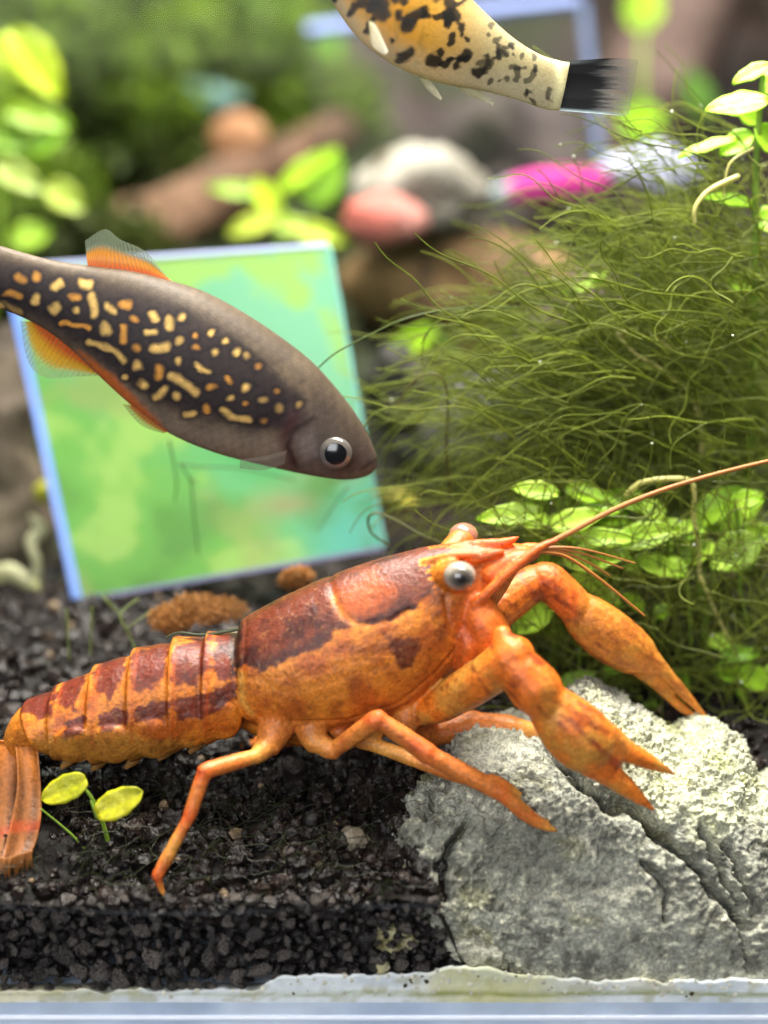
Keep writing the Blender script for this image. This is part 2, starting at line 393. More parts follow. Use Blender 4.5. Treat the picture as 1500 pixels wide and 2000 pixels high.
k = ~((x > 0.5) & (y < 0.9)); x, y = x[k], y[k]; n = len(x)
sc = rng.uniform(0.018, 0.058, n)*(1+0.8*(rng.random(n) < 0.10))
z = H0(x, y)+0.02+rng.normal(0, 0.018, n)
near_fan = (x < -2.2) & (x > -2.9) & (y > 0.15) & (y < 0.75); sc = np.where(near_fan, sc*0.55, sc); z = np.where(near_fan, z-0.03, z)
clump = fbm(np.column_stack([x, y, 0*x])*2.6, 3, 90); z += 0.22*np.clip(clump, 0, 1)*sstep(0.3, 0.8, y)
br = rng.random(n)[:, None]
cc = srgb(14, 10, 9)*(1-br)+srgb(40, 30, 25)*br; tan = rng.random(n) < 0.025; cc[tan] = srgb(110, 92, 70)
V, F, C = scatter_shapes(soilv, np.column_stack([x, y, z]), sc, 3, cc)
soil = mk('soil_granules', V, F, MAT['grain'], parent=sub, base=(0, 0, 0), smooth=False, col=C); tag(soil, kind='stuff')
# larger crusted lumps half sunk in the soil
n = 420
x = rng.uniform(-4.6, 0.4, n); y = 0.08+rng.random(n)**1.3*3.4
k = ~((x < -2.0) & (y < 0.8)); x, y = x[k], y[k]; n = len(x)
V, F, C = scatter_shapes([lump(2, k, 0.7, 2.2) for k in range(50, 56)], np.column_stack([x, y, H0(x, y)+rng.uniform(-0.02, 0.05, n)]), rng.uniform(0.045, 0.10, n), 29, srgb(30, 24, 21)*rng.uniform(0.4, 1.5, (n, 1)))
V[:, 1] = np.maximum(V[:, 1], 0.015)
sl = mk('soil_lumps', V, F, MAT['grain'], parent=sub, base=(0, 0, 0), smooth=False, col=C); tag(sl, kind='stuff')
# crumbs of lime stuck on the seal
n = 420
x = rng.uniform(-3.4, 3.2, n); z = 0.0+rng.random(n)**0.6*(np.interp(x, *SEALTOP)-0.0); k = rng.random(n) < sstep(-1.0, 0.6, x)*0.8+0.12; x, z = x[k], z[k]; n = len(x)
cc = srgb(232, 228, 208)*rng.uniform(0.55, 1.0, (n, 1)); dk = rng.random(n) < 0.12; cc[dk] = srgb(70, 64, 40)
V, F, C = scatter_shapes([lump(1, k, 0.5, 1.9) for k in range(30, 34)], np.column_stack([x, 0*x+0.012, z]), rng.uniform(0.006, 0.024, n)**1.0, 17, cc)
V[:, 1] = np.maximum(V[:, 1], 0.0)
lc = mk('lime_crumbs', V, F, MAT['stone'], parent=seal, base=(0, 0, 0), smooth=False, col=C); tag(lc, kind='stuff')
# fill of smaller grains between the big ones behind the glass
n = 2600
x = rng.uniform(-4.2, 3.2, n); z = rng.uniform(0.10, 0.72, n); y = rng.uniform(0.07, 0.28, n)
k = x < 0.5-0.3*(z-0.2); x, y, z = x[k], y[k], z[k]; n = len(x)
V, F, C = scatter_shapes([chip(k) for k in range(20, 26)], np.column_stack([x, y, z]), rng.uniform(0.03, 0.07, n), 8, srgb(34, 30, 29)*rng.uniform(0.4, 1.3, (n, 1)))
f2 = mk('gravel_fill', V, F, MAT['grain'], parent=sub, base=(0, 0, 0), smooth=False, col=C); tag(f2, kind='stuff')
# the gravel grains lying against the front glass: one by one
gm = []
for k in range(14):
    v, f = chip(100+k); gm.append(mesh_data('gravel_grain', v, f, MAT['gravel'], smooth=False))
def grain(px, py, r, yy=None, seed=None):
    q = P(px, py, 0.05); r = r*pxs(0.05, py)
    o = bpy.data.objects.new('gravel_grain', gm[random.randrange(len(gm))] if seed is None else gm[seed]); COL.objects.link(o); o.parent = sub
    o.location = Vector((q[0], r*0.75+0.012 if yy is None else yy, q[2]))*S; o.scale = (r, r*random.uniform(0.7, 0.9), r*random.uniform(0.75, 1.0))
    o.rotation_euler = (random.uniform(-0.5, 0.5), random.uniform(0, 6.28), random.uniform(-0.5, 0.5))
    return o
placed = []
for tries in range(6000):
    px = random.uniform(-150, 860); py = random.uniform(1755, 1935); t = (py-1755)/180
    lim = 1938-(0 if px < 420 else 22+(px-420)*0.05)
    if py > lim: continue
    r = random.choice((random.uniform(11, 20), random.uniform(18, 40)))*(0.65+0.45*t)*(1.0 if px < 480 else 0.8)
    if all(math.hypot(px-a, py-b) > 0.68*(r+c) for a, b, c in placed):
        placed.append((px, py, r)); grain(px, py, r)
        if len(placed) >= 230: break
for px, py, r in ((305, 1930, 22), (338, 1934, 24), (372, 1932, 20), (408, 1931, 18), (462, 1912, 34), (440, 1898, 22), (470, 1928, 16), (240, 1932, 20), (190, 1935, 24), (98, 1937, 22), (45, 1935, 24), (680, 1868, 22), (735, 1878, 20), (890, 1937, 12)):
    grain(px, py, r)

# ---------------------------------------------------------------- dwarf crayfish
YC = 1.0
def ring(tx, ty, bx, by, hw, Y=YC, n=40, sq=0.9, keel=0.0):
    t = P(tx, ty, Y); b = P(bx, by, Y); c = (t+b)/2; u = (t-b)/2
    a = np.linspace(0, 2*math.pi, n, endpoint=False); ca, sa = np.cos(a), np.sin(a)
    ca2 = np.sign(ca)*np.abs(ca)**sq; sa2 = np.sign(sa)*np.abs(sa)**sq
    wd = hw*(1-0.12*ca2)*(1-keel*np.clip(ca2, 0, 1)**2)
    return c+np.outer(ca2, u)+np.outer(sa2*wd, [0, 1, 0])
def dense(st, m):
    return catmull(np.array(st, float), m)
parts = []           # (V, F, part id)
ID_CAR, ID_ABD, ID_LEG, ID_CLAW, ID_FACE = 0, 1, 2, 3, 4
car = [(466, 1222, 466, 1376, .27), (476, 1208, 476, 1392, .36), (505, 1193, 508, 1404, .42), (560, 1164, 575, 1417, .47), (640, 1129, 660, 1417, .49), (720, 1100, 745, 1399, .47),
       (790, 1080, 825, 1356, .43), (850, 1067, 888, 1300, .37), (900, 1060, 928, 1246, .30), (945, 1058, 955, 1200, .24), (985, 1060, 982, 1160, .17), (1020, 1064, 1008, 1118, .10), (1042, 1070, 1032, 1092, .04)]
V, F = loft([ring(a, b, c, d, e, keel=0.12) for a, b, c, d, e in dense(car, 60)]); parts.append((V, F, ID_CAR))
topl = np.array([(468, 1236), (400, 1244), (335, 1254), (255, 1278), (177, 1312), (100, 1350), (45, 1378), (14, 1415), (0, 1462), (-2, 1480)], float)
botl = np.array([(470, 1424), (405, 1440), (340, 1456), (260, 1472), (185, 1480), (112, 1470), (86, 1455), (78, 1465), (74, 1488), (72, 1500)], float)
hw = np.array([.36, .37, .37, .35, .33, .30, .26, .22, .18, .15])
segs = []
for k in range(6):
    for t, sc in ((0.0, 0.945), (0.12, 0.955), (0.35, 0.99), (0.6, 1.01), (0.84, 1.05), (0.95, 1.07), (0.985, 1.055), (1.0, 0.96)):
        segs.append((k+t, sc))
segs += [(6.3, .97), (6.7, .98), (7.2, .97), (7.8, .95), (8.5, .9), (9, .8)]
tl, bl = catmull(np.column_stack([topl, botl, hw]), 901), None
rings = []
for s_, sc in segs:
    q = tl[int(round(min(s_/9, 1)*900))]; mid = (q[:2]+q[2:4])/2
    t = mid+(q[:2]-mid)*sc; b = mid+(q[2:4]-mid)*sc
    rings.append(ring(t[0], t[1], b[0], b[1], q[4]*sc))
V, F = loft(rings); parts.append((V, F, ID_ABD))
# side plates (pleura): rounded lobes hanging from each segment, both flanks
for (xa, xb, yt, yb) in ((402, 470, 1366, 1450), (336, 404, 1382, 1468), (258, 338, 1398, 1488), (180, 260, 1412, 1498), (106, 184, 1416, 1496)):
    for sgn in (-1, 1):
        v, f = icos(4); cx, cy = (xa+xb)/2, (yt+yb)/2
        q = P(cx, cy, YC-0.31) if sgn < 0 else P(cx, cy, YC-0.31)+np.array([0, 0.62, 0])
        sx = (xb-xa)/2*1.08*pxs(YC); sz = (yb-yt)/2*1.05*pxs(YC)
        v = np.column_stack([v[:, 0]*sx+v[:, 2]*sz*0.05, v[:, 1]*0.055, v[:, 2]*sz])
        v[:, 1] += sgn*(v[:, 2]*0.30+0.0)
        parts.append((v+q, [tuple(r) for r in f], ID_ABD))
def limb(pp, rp, pid, **k):
    V, F = ptube(pp, rp, sides=16, **k); parts.append((V, F, pid))
def seglimb(pp, rp, pid, **k):
    for i_ in range(len(pp)-1):
        a, b = np.array(pp[i_], float), np.array(pp[i_+1], float); ra, rb = rp[i_], rp[i_+1]
        last = i_ == len(pp)-2
        prof = ((0, .86*ra), (.12, .9*ra), (.4, .55*ra+.42*rb), (.75, .3*ra+.70*rb), (.93, rb*(1.04 if not last else 1)), (1.0, rb*(1.0 if not last else 1)))
        V, F = ptube([tuple(a+(b-a)*t) for t, r in prof], [r for t, r in prof], sides=16, **k); parts.append((V, F, pid))
# walking legs
seglimb([(545, 1405, .72), (528, 1450, .6), (502, 1476, .48), (400, 1506, .28), (370, 1594, .2), (308, 1710, .11)],
     [44, 28, 17, 16.5, 13, 12.5], ID_LEG)
limb([(308, 1708, .11), (314, 1734, .1), (330, 1760, .095)], [10, 6.5, 2.5], ID_LEG)
seglimb([(600, 1400, .75), (614, 1446, .62), (650, 1466, .55), (738, 1404, .42), (838, 1474, .38), (982, 1550, .34)],
     [38, 26, 18, 20, 21, 18], ID_LEG)
limb([(980, 1548, .34), (1030, 1592, .33), (1062, 1612, .32), (1086, 1622, .315)], [17, 15, 11, 4], ID_LEG)
limb([(1010, 1570, .33), (1045, 1596, .35), (1072, 1604, .35)], [9, 8, 3], ID_LEG)
limb([(960, 1520, .36), (985, 1530, .37), (1018, 1550, .37)], [10, 9, 3], ID_LEG)
limb([(690, 1410, .8), (700, 1442, .72), (735, 1456, .66), (800, 1480, .58), (860, 1502, .52), (905, 1520, .47)], [26, 18, 14, 15, 15, 13], ID_LEG)
seglimb([(800, 1395, 1.15), (845, 1440, 1.2), (925, 1414, 1.25), (1000, 1420, 1.2), (1070, 1434, 1.05)], [30, 22, 27, 23, 14], ID_LEG)
limb([(620, 1400, 1.25), (560, 1440, 1.45), (470, 1465, 1.7), (430, 1500, 1.75), (420, 1535, 1.78)], [28, 20, 16, 12, 5], ID_LEG)
limb([(700, 1400, 1.25), (720, 1440, 1.5), (790, 1430, 1.8), (840, 1470, 1.85), (852, 1500, 1.86)], [26, 18, 15, 11, 5], ID_LEG)
# coxae under the thorax
for a in (535, 600, 665, 730, 790): limb([(a+6, 1385, .82), (a, 1425, .72)], [40, 22], ID_LEG)
limb([(500, 1395, 1.0), (640, 1420, 1.0), (780, 1385, 1.0), (880, 1330, 1.0)], [40, 44, 40, 30], ID_FACE)
# near claw
limb([(800, 1395, .82), (850, 1382, .72), (900, 1352, .6), (955, 1318, .48), (1000, 1284, .42)], [24, 32, 40, 42, 46], ID_CLAW)
limb([(982, 1240, .46), (990, 1272, .42)], [20, 34], ID_CLAW)
limb([(996, 1285, .4), (1018, 1312, .38), (1046, 1346, .36), (1066, 1372, .34)], [36, 47, 53, 44], ID_CLAW)
limb([(1066, 1370, .34), (1084, 1390, .33), (1112, 1420, .31), (1145, 1450, .29), (1168, 1468, .28), (1180, 1476, .28)], [44, 54, 63, 64, 54, 42], ID_CLAW, flat=0.72)
limb([(1160, 1484, .28), (1196, 1516, .26), (1238, 1550, .25), (1277, 1582, .25)], [40, 26, 16, 3], ID_CLAW, flat=0.8)
limb([(1186, 1440, .29), (1222, 1466, .28), (1268, 1488, .28), (1317, 1512, .28)], [30, 22, 16, 3], ID_CLAW, flat=0.8)
# far claw
limb([(905, 1262, 1.2), (945, 1215, 1.3), (985, 1178, 1.4), (1030, 1146, 1.46), (1052, 1134, 1.48)], [34, 40, 42, 38, 32], ID_CLAW)
limb([(1040, 1128, 1.48), (1066, 1132, 1.48), (1096, 1158, 1.48), (1124, 1186, 1.48)], [26, 36, 37, 36], ID_CLAW)
limb([(1122, 1184, 1.48), (1142, 1202, 1.48), (1176, 1232, 1.48), (1216, 1260, 1.48), (1248, 1282, 1.48), (1266, 1294, 1.48)], [35, 46, 53, 51, 42, 30], ID_CLAW, flat=0.72)
limb([(1262, 1280, 1.46), (1302, 1318, 1.46), (1345, 1364, 1.46), (1391, 1414, 1.46)], [22, 15, 10, 2.5], ID_CLAW, flat=0.8)
limb([(1250, 1304, 1.5), (1286, 1338, 1.5), (1326, 1378, 1.5), (1372, 1410, 1.5)], [20, 13, 9, 2.5], ID_CLAW, flat=0.8)
# face: mouthparts, eye ridges, snout spines
limb([(925, 1170, .8), (945, 1215, .74), (958, 1255, .74), (940, 1300, .8)], [30, 42, 40, 20], ID_FACE)
limb([(905, 1225, .72), (915, 1262, .68), (900, 1300, .72)], [16, 22, 14], ID_FACE)
limb([(830, 1098, .84), (870, 1086, .82), (925, 1084, .80), (960, 1086, .80)], [6, 6.5, 6, 2], ID_FACE)
limb([(850, 1082, 1.0), (920, 1068, .98), (985, 1060, .95), (1012, 1049, .95)], [14, 14, 10, 2.5], ID_FACE)
limb([(925, 1092, .82), (965, 1082, .8), (985, 1076, .8)], [11, 10, 3], ID_FACE)
limb([(930, 1180, .68), (965, 1145, .68), (1005, 1108, .72), (1050, 1072, .78), (1085, 1056, .82)], [11, 10, 10, 9, 6], ID_FACE)
limb([(960, 1120, .8), (1005, 1095, .84), (1045, 1082, .86)], [22, 20, 10], ID_FACE)
limb([(985, 1090, 1.15), (1030, 1074, 1.15), (1060, 1070, 1.15)], [16, 14, 8], ID_FACE)
limb([(872, 1125, .82), (890, 1125, .70)], [36, 31], ID_FACE)       # eye stalk
limb([(880, 1085, 1.25), (902, 1056, 1.36)], [30, 27], ID_FACE)
Vs = np.vstack([p_[0] for p_ in parts]); Fs = []; ids = []; off = 0
for v, f, i_ in parts:
    Fs += [tuple(a+off for a in q) for q in f]; off += len(v); ids += [i_]*len(v)
ids = np.array(ids)
cray_base = P(560, 1560, 0.9); cray_base[2] = H(cray_base[0], 0.9)
cray = empty('dwarf_crayfish', cray_base)
tag(cray, 'orange dwarf crayfish with brown flank stripe standing with one claw over the grey rock', 'crayfish')
tmp = bpy.data.objects.new('tmp', mesh_data('tmp', Vs, Fs, MAT['cray'])); COL.objects.link(tmp)
rm = tmp.modifiers.new('r', 'REMESH'); rm.mode = 'VOXEL'; rm.voxel_size = 0.0125*S; rm.use_smooth_shade = True
sm = tmp.modifiers.new('s', 'SMOOTH'); sm.factor = 0.5; sm.iterations = 2
dg = bpy.context.evaluated_depsgraph_get(); ev = tmp.evaluated_get(dg)
bme = bpy.data.meshes.new_from_object(ev); bpy.data.objects.remove(tmp)
n = len(bme.vertices); W = np.empty(n*3, np.float32); bme.vertices.foreach_get('co', W); W = W.reshape(-1, 3).astype(float)/S
kd = kdtree.KDTree(len(Vs))
for i_, v in enumerate(Vs): kd.insert(v, i_)
kd.balance()
wid = np.array([ids[kd.find(v)[1]] for v in W])
W0 = W.copy()
N0 = np.empty(n*3, np.float32); bme.vertices.foreach_get('normal', N0); N0 = N0.reshape(-1, 3)
W = W+N0*(0.006*fbm(W*6, 3, 120)+0.0025*fbm(W*24, 2, 121))[:, None]
ft0 = W0[:, [0, 2]]; cm = (wid == ID_CAR)
for line, dp, wd in (([(640, 1150), (652, 1178), (668, 1202), (700, 1216), (760, 1210), (800, 1192)], .010, .026), ([(474, 1240), (474, 1360), (492, 1394), (560, 1410)], .010, .020), ([(560, 1404), (680, 1402), (780, 1372), (850, 1316), (890, 1270)], .014, .014), ([(868, 1160), (876, 1215), (890, 1250)], .014, .016)):
    d_ = polyline_dist(ft0, XZs(line, YC-0.36)); W = W-N0*(dp*np.exp(-(d_/wd)**2)*cm)[:, None]
# shell colours: an orange coat with brown bands, the same on both flanks
YN = YC-0.36
ft = W[:, [0, 2]]; nz = fbm(W*6, 4, 101); nzf = fbm(W*22, 3, 102)
def band(poly, soft=0.012, wob=0.05, wobf=0.045): return 1-sstep(-soft, soft, poly_sdf(ft, XZs(poly, YN))+wob*nz+wobf*nzf)
org = srgb(204, 120, 34); org2 = srgb(168, 84, 22); brn = srgb(92, 36, 20); red = srgb(196, 84, 26); yel = srgb(218, 158, 70); olv = srgb(160, 112, 44); blk = srgb(40, 26, 22)
def mixc(c, d, t): t = np.atleast_1d(np.asarray(t, float))[:, None]; return c*(1-t)+d*t
C = np.tile(org, (n, 1)); C = mixc(C, org2, sstep(-0.3, 0.4, nz))
car = wid == ID_CAR; abd = wid == ID_ABD; leg = wid == ID_LEG; claw = wid == ID_CLAW; face = wid == ID_FACE
trunk = car | abd
b1 = band([(455, 1240), (490, 1205), (560, 1176), (640, 1140), (740, 1106), (850, 1080), (890, 1098), (866, 1140), (850, 1168), (806, 1182), (770, 1206), (740, 1216), (700, 1214), (664, 1222), (640, 1250), (600, 1266), (560, 1280), (520, 1302), (455, 1316)])
inner = band([(655, 1165), (730, 1135), (770, 1150), (755, 1190), (700, 1205), (668, 1200)], 0.04)
dk = srgb(60, 22, 14)
Cb = mixc(np.tile(srgb(98, 42, 22), (n, 1)), dk, sstep(0.0, 0.5, nz+0.3*nzf))
lowedge = band([(455, 1300), (520, 1285), (600, 1250), (650, 1210), (740, 1198), (800, 1170), (806, 1184), (740, 1216), (664, 1224), (600, 1268), (520, 1304), (455, 1318)], 0.03)
Cb = mixc(Cb, dk, 0.8*lowedge); Cb = mixc(Cb, srgb(176, 84, 34), 0.6*inner)
C = np.where(car[:, None], mixc(C, Cb, b1), C)
b2 = band([(748, 1232), (790, 1242), (832, 1234), (818, 1262), (802, 1292), (776, 1290), (768, 1262)], 0.02)
b3 = band([(830, 1170), (850, 1150), (872, 1160), (878, 1190), (850, 1195)], 0.03)
b4 = band([(850, 1225), (868, 1215), (876, 1235), (864, 1255), (850, 1250)], 0.025)
C = np.where(car[:, None], mixc(C, brn, np.clip(0.9*b2+0.6*b3+0.6*b4, 0, 0.92)), C)
redm = band([(860, 1080), (1060, 1050), (1040, 1110), (960, 1180), (930, 1250), (880, 1290), (872, 1200), (930, 1150), (930, 1100)], 0.06)
C = np.where((car | face)[:, None], mixc(C, red, 0.42*redm), C)
C = np.where(car[:, None], mixc(C, srgb(190, 96, 36), 0.4*band([(470, 1370), (640, 1395), (760, 1380), (860, 1310), (900, 1300), (830, 1370), (700, 1430), (480, 1410)], 0.05)), C)
# cervical groove and rear rim
gl = polyline_dist(ft, XZs([(652, 1180), (668, 1200), (690, 1212)], YN)); C = np.where(car[:, None], mixc(C, srgb(214, 120, 46), 0.7*np.exp(-(gl/0.03)**2)), C)
rim = polyline_dist(ft, XZs([(470, 1320), (474, 1370), (492, 1392)], YN)); C = np.where(car[:, None], mixc(C, yel, 0.8*np.exp(-(rim/0.03)**2)), C)
# dorsal ridge line
up = sstep(0.0, 1.0, (W[:, 1]-(YC-0.28))/0.25)
C = np.where(abd[:, None], mixc(C, srgb(200, 122, 38), 0.6*up), C)
bb = 0
for poly in ([(20, 1388), (92, 1368), (94, 1404), (60, 1412), (22, 1412)], [(100, 1346), (160, 1336), (150, 1374), (140, 1394), (118, 1388), (102, 1376)], [(168, 1316), (236, 1300), (234, 1340), (210, 1370), (190, 1364), (172, 1350)],
             [(248, 1296), (318, 1284), (322, 1326), (290, 1352), (262, 1350), (250, 1336)], [(330, 1282), (404, 1270), (416, 1310), (380, 1340), (350, 1342), (334, 1330)], [(412, 1268), (468, 1250), (470, 1326), (430, 1330), (414, 1312)]):
    bb = np.maximum(bb, band(poly, 0.018))
for poly in ([(116, 1416), (168, 1402), (162, 1432), (128, 1442)], [(184, 1398), (252, 1386), (246, 1418), (200, 1428)], [(260, 1384), (332, 1370), (330, 1402), (290, 1408), (264, 1412)], [(340, 1370), (462, 1334), (464, 1366), (400, 1402), (348, 1406)]):
    bb = np.maximum(bb, 0.97*band(poly, 0.012, 0.025, 0.03))
Ca = mixc(np.tile(srgb(106, 40, 22), (n, 1)), srgb(64, 24, 16), sstep(-0.1, 0.5, nz+0.4*nzf))
C = np.where(abd[:, None], C*(1-bb[:, None])+Ca*bb[:, None], C)
lowz = band([(60, 1462), (110, 1440), (250, 1434), (340, 1440), (400, 1470), (340, 1510), (60, 1510)], 0.05)
C = np.where(abd[:, None], mixc(C, olv, 0.75*lowz), C)
for a, b, c, d in ((404, 1256, 404, 1420), (338, 1268, 338, 1440), (258, 1290, 258, 1450), (180, 1324, 180, 1458), (104, 1352, 108, 1452)):
    C = np.where(abd[:, None], mixc(C, red*0.75, 0.5*np.exp(-(seg_dist(ft, XZ(a, b, YN), XZ(c, d, YN))/0.014)**2)), C)
jt = band([(440, 1252), (462, 1246), (470, 1320), (450, 1326)], 0.02); C = np.where(trunk[:, None], mixc(C, blk, 0.85*jt), C)
# limbs
C = np.where(leg[:, None], mixc(np.tile(srgb(204, 116, 48), (n, 1)), srgb(188, 80, 32), sstep(-0.1, 0.5, nz)), C)
def spot(px, py, Y, r, col, k, mask):
    global C
    q = P(px, py, Y); d = np.linalg.norm(W-q, axis=1)/(r*pxs(Y)); C = np.where(mask[:, None], mixc(C, col, k*np.exp(-d**2)), C)
for px, py, Y in ((398, 1508, .28), (368, 1592, .2), (306, 1712, .11), (742, 1404, .42), (985, 1552, .34), (838, 1470, .38)): spot(px, py, Y, 22, srgb(220, 66, 24), 0.75, leg)
for px, py, Y, r in ((325, 1750, .1, 26), (1080, 1620, .32, 26), (500, 1472, .48, 34), (625, 1460, .6, 36), (1018, 1548, .37, 30), (760, 1465, .62, 70), (1040, 1428, 1.1, 50), (340, 1655, .15, 34)): spot(px, py, Y, r, yel, 0.8, leg)
C = np.where(claw[:, None], mixc(np.tile(srgb(210, 112, 30), (n, 1)), srgb(190, 132, 52), sstep(-0.2, 0.5, nz)), C)
for px, py, Y, r, k in ((1025, 1320, .38, 50, .9), (1058, 1362, .34, 30, .8), (1200, 1462, .28, 26, .8), (1092, 1160, 1.45, 52, .9), (1060, 1130, 1.45, 36, .7), (1262, 1300, 1.45, 26, .8), (1180, 1500, .28, 26, .7), (1000, 1285, .4, 34, .6), (1120, 1190, 1.4, 22, .6)):
    spot(px, py, Y, r, srgb(200, 70, 24), 0.8*k, claw)
for poly in ([(1130, 1385), (1160, 1405), (1200, 1445), (1190, 1456), (1160, 1430)],): C = np.where(claw[:, None], mixc(C, srgb(140, 44, 26), 0.8*band(poly, 0.03)), C)
C = np.where((claw & (W[:, 1] > 1.3) & (W[:, 0] > P(1125, 1190, 1.48)[0]))[:, None], mixc(C, srgb(176, 118, 44), 0.55), C)
mot = sstep(0.1, 0.5, fbm(W*np.array([13, 13, 13.0]), 3, 140))*((W[:, 1] > 1.1) & claw); C = mixc(C, srgb(128, 52, 22), 0.5*mot)
ax_ = np.array([.8, 0, -.6]); al = W@ax_; ac = W@np.array([.6, 0, .8]); stk = fbm(np.column_stack([al*5, ac*20, W[:, 1]*12]), 3, 145)
C = np.where(claw[:, None], mixc(C, srgb(120, 40, 18), 0.7*sstep(0.12, 0.45, stk)), C)
C = np.where(face[:, None] & (W[:, 0] > P(880, 1200, .8)[0])[:, None], mixc(C, srgb(212, 92, 34), 0.55), C)
C = mixc(C, C*np.array([0.62, 0.55, 0.5]), 0.6*sstep(0.05, 0.5, fbm(W*9+3, 3, 155))); C = mixc(C, C*np.array([0.5, 0.42, 0.4]), 0.55*sstep(0.22, 0.4, fbm(W*30, 2, 156))*(leg*0.5+claw*0.7+trunk*1.0))
C *= (1+0.16*nzf+0.10*fbm(W*45, 2, 150))[:, None]
C = mixc(C, srgb(232, 176, 92), 0.10*sstep(0.42, 0.55, fbm(W*38, 2, 151)))
bme.vertices.foreach_set('co', ((W-cray_base)*S).astype(np.float32).ravel()); bme.update()
set_col(bme, np.clip(C, 0, 1)); bme.materials.clear(); bme.materials.append(MAT['cray']); bme.name = 'body'
bme.polygons.foreach_set('use_smooth', np.ones(len(bme.polygons), bool))
body = bpy.data.objects.new('body', bme); COL.objects.link(body); body.parent = cray
# eyes
def pupil_cap(q, r, look, deg, sc, parent, col):
    look = np.asarray(look, float)/np.linalg.norm(look); u = np.cross(look, [0, 0, 1]); u /= np.linalg.norm(u); w_ = np.cross(u, look); V = [look]; F = []
    for i in range(1, 6):
        a = math.radians(deg)*i/5
        for j in range(24): b = j*math.pi/12; V.append(look*math.cos(a)+math.sin(a)*(u*math.cos(b)+w_*math.sin(b)))
    for j in range(24): F.append((0, 1+j, 1+(j+1) % 24))
    for i in range(4):
        for j in range(24): F.append((1+i*24+j, 1+(i+1)*24+j, 1+(i+1)*24+(j+1) % 24, 1+i*24+(j+1) % 24))
    V = np.array(V)*r*sc+q; return mk('pupil', V, F, MAT['eye'], parent=parent, base=q, col=np.tile(col, (len(V), 1)))
def eyeball(q, r, look, parent, name='eye', col=(150, 140, 126)):
    v, f = icos(4); look = np.asarray(look, float); look /= np.linalg.norm(look); d = v@look
    c = np.where((d > 0.86)[:, None], srgb(46, 40, 36), srgb(140, 132, 122)); t = 0.85*sstep(0.5, 0.95, d); c = mixc(np.tile(srgb(*col), (len(v), 1)), srgb(30, 26, 24), t)
    e = mk(name, v*r*np.array([1.05, 1, 0.95])+q, f, MAT['eye'], parent=parent, base=q, col=c)
    pupil_cap(q, r*1.012, look, 15, np.array([1.05, 1, 0.95]), e, srgb(34, 30, 28)); return e
eyeball(P(898, 1125, .645), 31*pxs(.62), (0.1, -1, 0.05), cray)
eyeball(P(905, 1047, 1.40), 28*pxs(1.4), (0.1, 1, 0.5), cray, col=(150, 104, 84))
# antenna with fine rings, antennules, antennal scale
def ringed(pp, r0, r1, name, mat, n=90):
    q = catmull(np.array([P(*a) for a in pp]), n); r = np.linspace(r0, r1, n)*pxs(1)*(1+0.12*(np.arange(n) % 2))
    V, F = tube(q, r, sides=7, smooth=False); return mk(name, V, F, mat, parent=cray)
ringed([(1050, 1072, .8), (1110, 1042, .85), (1200, 995, .9), (1300, 955, .95), (1420, 920, 1.0), (1560, 888, 1.05), (1700, 868, 1.1)], 6.0, 2.6, 'antenna', MAT['antenna'], 160)
ringed([(1040, 1078, 1.1), (1100, 1085, 1.2), (1170, 1130, 1.25), (1258, 1202, 1.3)], 4.5, 2, 'antenna', MAT['antenna'])
for dy, e in ((0, 1215), (14, 1190), (-10, 1240)): ringed([(1030, 1076, .9), (1090, 1072+dy*0.3, .9), (1150, 1085+dy, .92), (e, 1110+dy, .95)], 3.5, 1.4, 'antennule', MAT['antenna'], 50)
def flat_sheet(top, bot, Y, thick, nu=24, nv=10, bulge=0.0, colf=None, mat=None, name='fin', parent=None, wav=0.0, ybend=0.0, alphaf=None):
    """thin solid lobe between two px outlines; top/bot are polylines of equal sense"""
    a = catmull(np.array(top, float), nu); b = catmull(np.array(bot, float), nu)
    Vf, Vb, uv = [], [], []
    for i_ in range(nu):
        for j in range(nv):
            t = j/(nv-1); s_ = i_/(nu-1); q = a[i_]*(1-t)+b[i_]*t
            yy = Y+bulge*math.sin(math.pi*t)+ybend*s_+wav*math.sin(t*40)
            w3 = P(q[0], q[1], yy); edge = thick*(0.25+0.75*min(1, 4*min(t, 1-t)))
            Vf.append(w3-np.array([0, edge, 0])); Vb.append(w3+np.array([0, edge, 0])); uv.append((s_, t))
    m_ = nu*nv; F = []
    for i_ in range(nu-1):
        for j in range(nv-1):
            k = i_*nv+j; F.append((k, k+1, k+nv+1, k+nv)); F.append((m_+k, m_+k+nv, m_+k+nv+1, m_+k+1))
    bd = [i_*nv for i_ in range(nu)]+[(nu-1)*nv+j for j in range(1, nv)]+[i_*nv+nv-1 for i_ in range(nu-2, -1, -1)]+[j for j in range(nv-2, 0, -1)]
    for i_ in range(len(bd)):
        p_, q_ = bd[i_], bd[(i_+1) % len(bd)]; F.append((p_, q_, m_+q_, m_+p_)[::-1])
    uv = np.array(uv); c = None
    if colf is not None:
        c = colf(uv[:, 0], uv[:, 1]); c = c if alphaf is None else np.column_stack([c[:, :3], alphaf(uv[:, 0], uv[:, 1])]); c = np.vstack([c, c])
    return mk(name, np.vstack([Vf, Vb]), F, mat, parent=parent, col=c)
def fan_col(seed):
    def f(s, t):
        rib = 0.5+0.5*np.cos((t-0.5)*2*math.pi*2); nn = fbm(np.column_stack([s*4, t*10, 0*s+seed]), 3, seed)
        c = mixc(np.tile(srgb(120, 72, 34), (len(s), 1)), srgb(180, 112, 54), rib*0.8); c = mixc(c, srgb(196, 78, 34), 0.9*np.exp(-((s-0.55)/0.035)**2))
        c = mixc(c, srgb(120, 104, 84), sstep(0.8, 1.0, s)); c = mixc(c, srgb(206, 124, 50), (1-sstep(0.05, 0.3, s))); return c*(1+0.25*nn)[:, None]
    return f
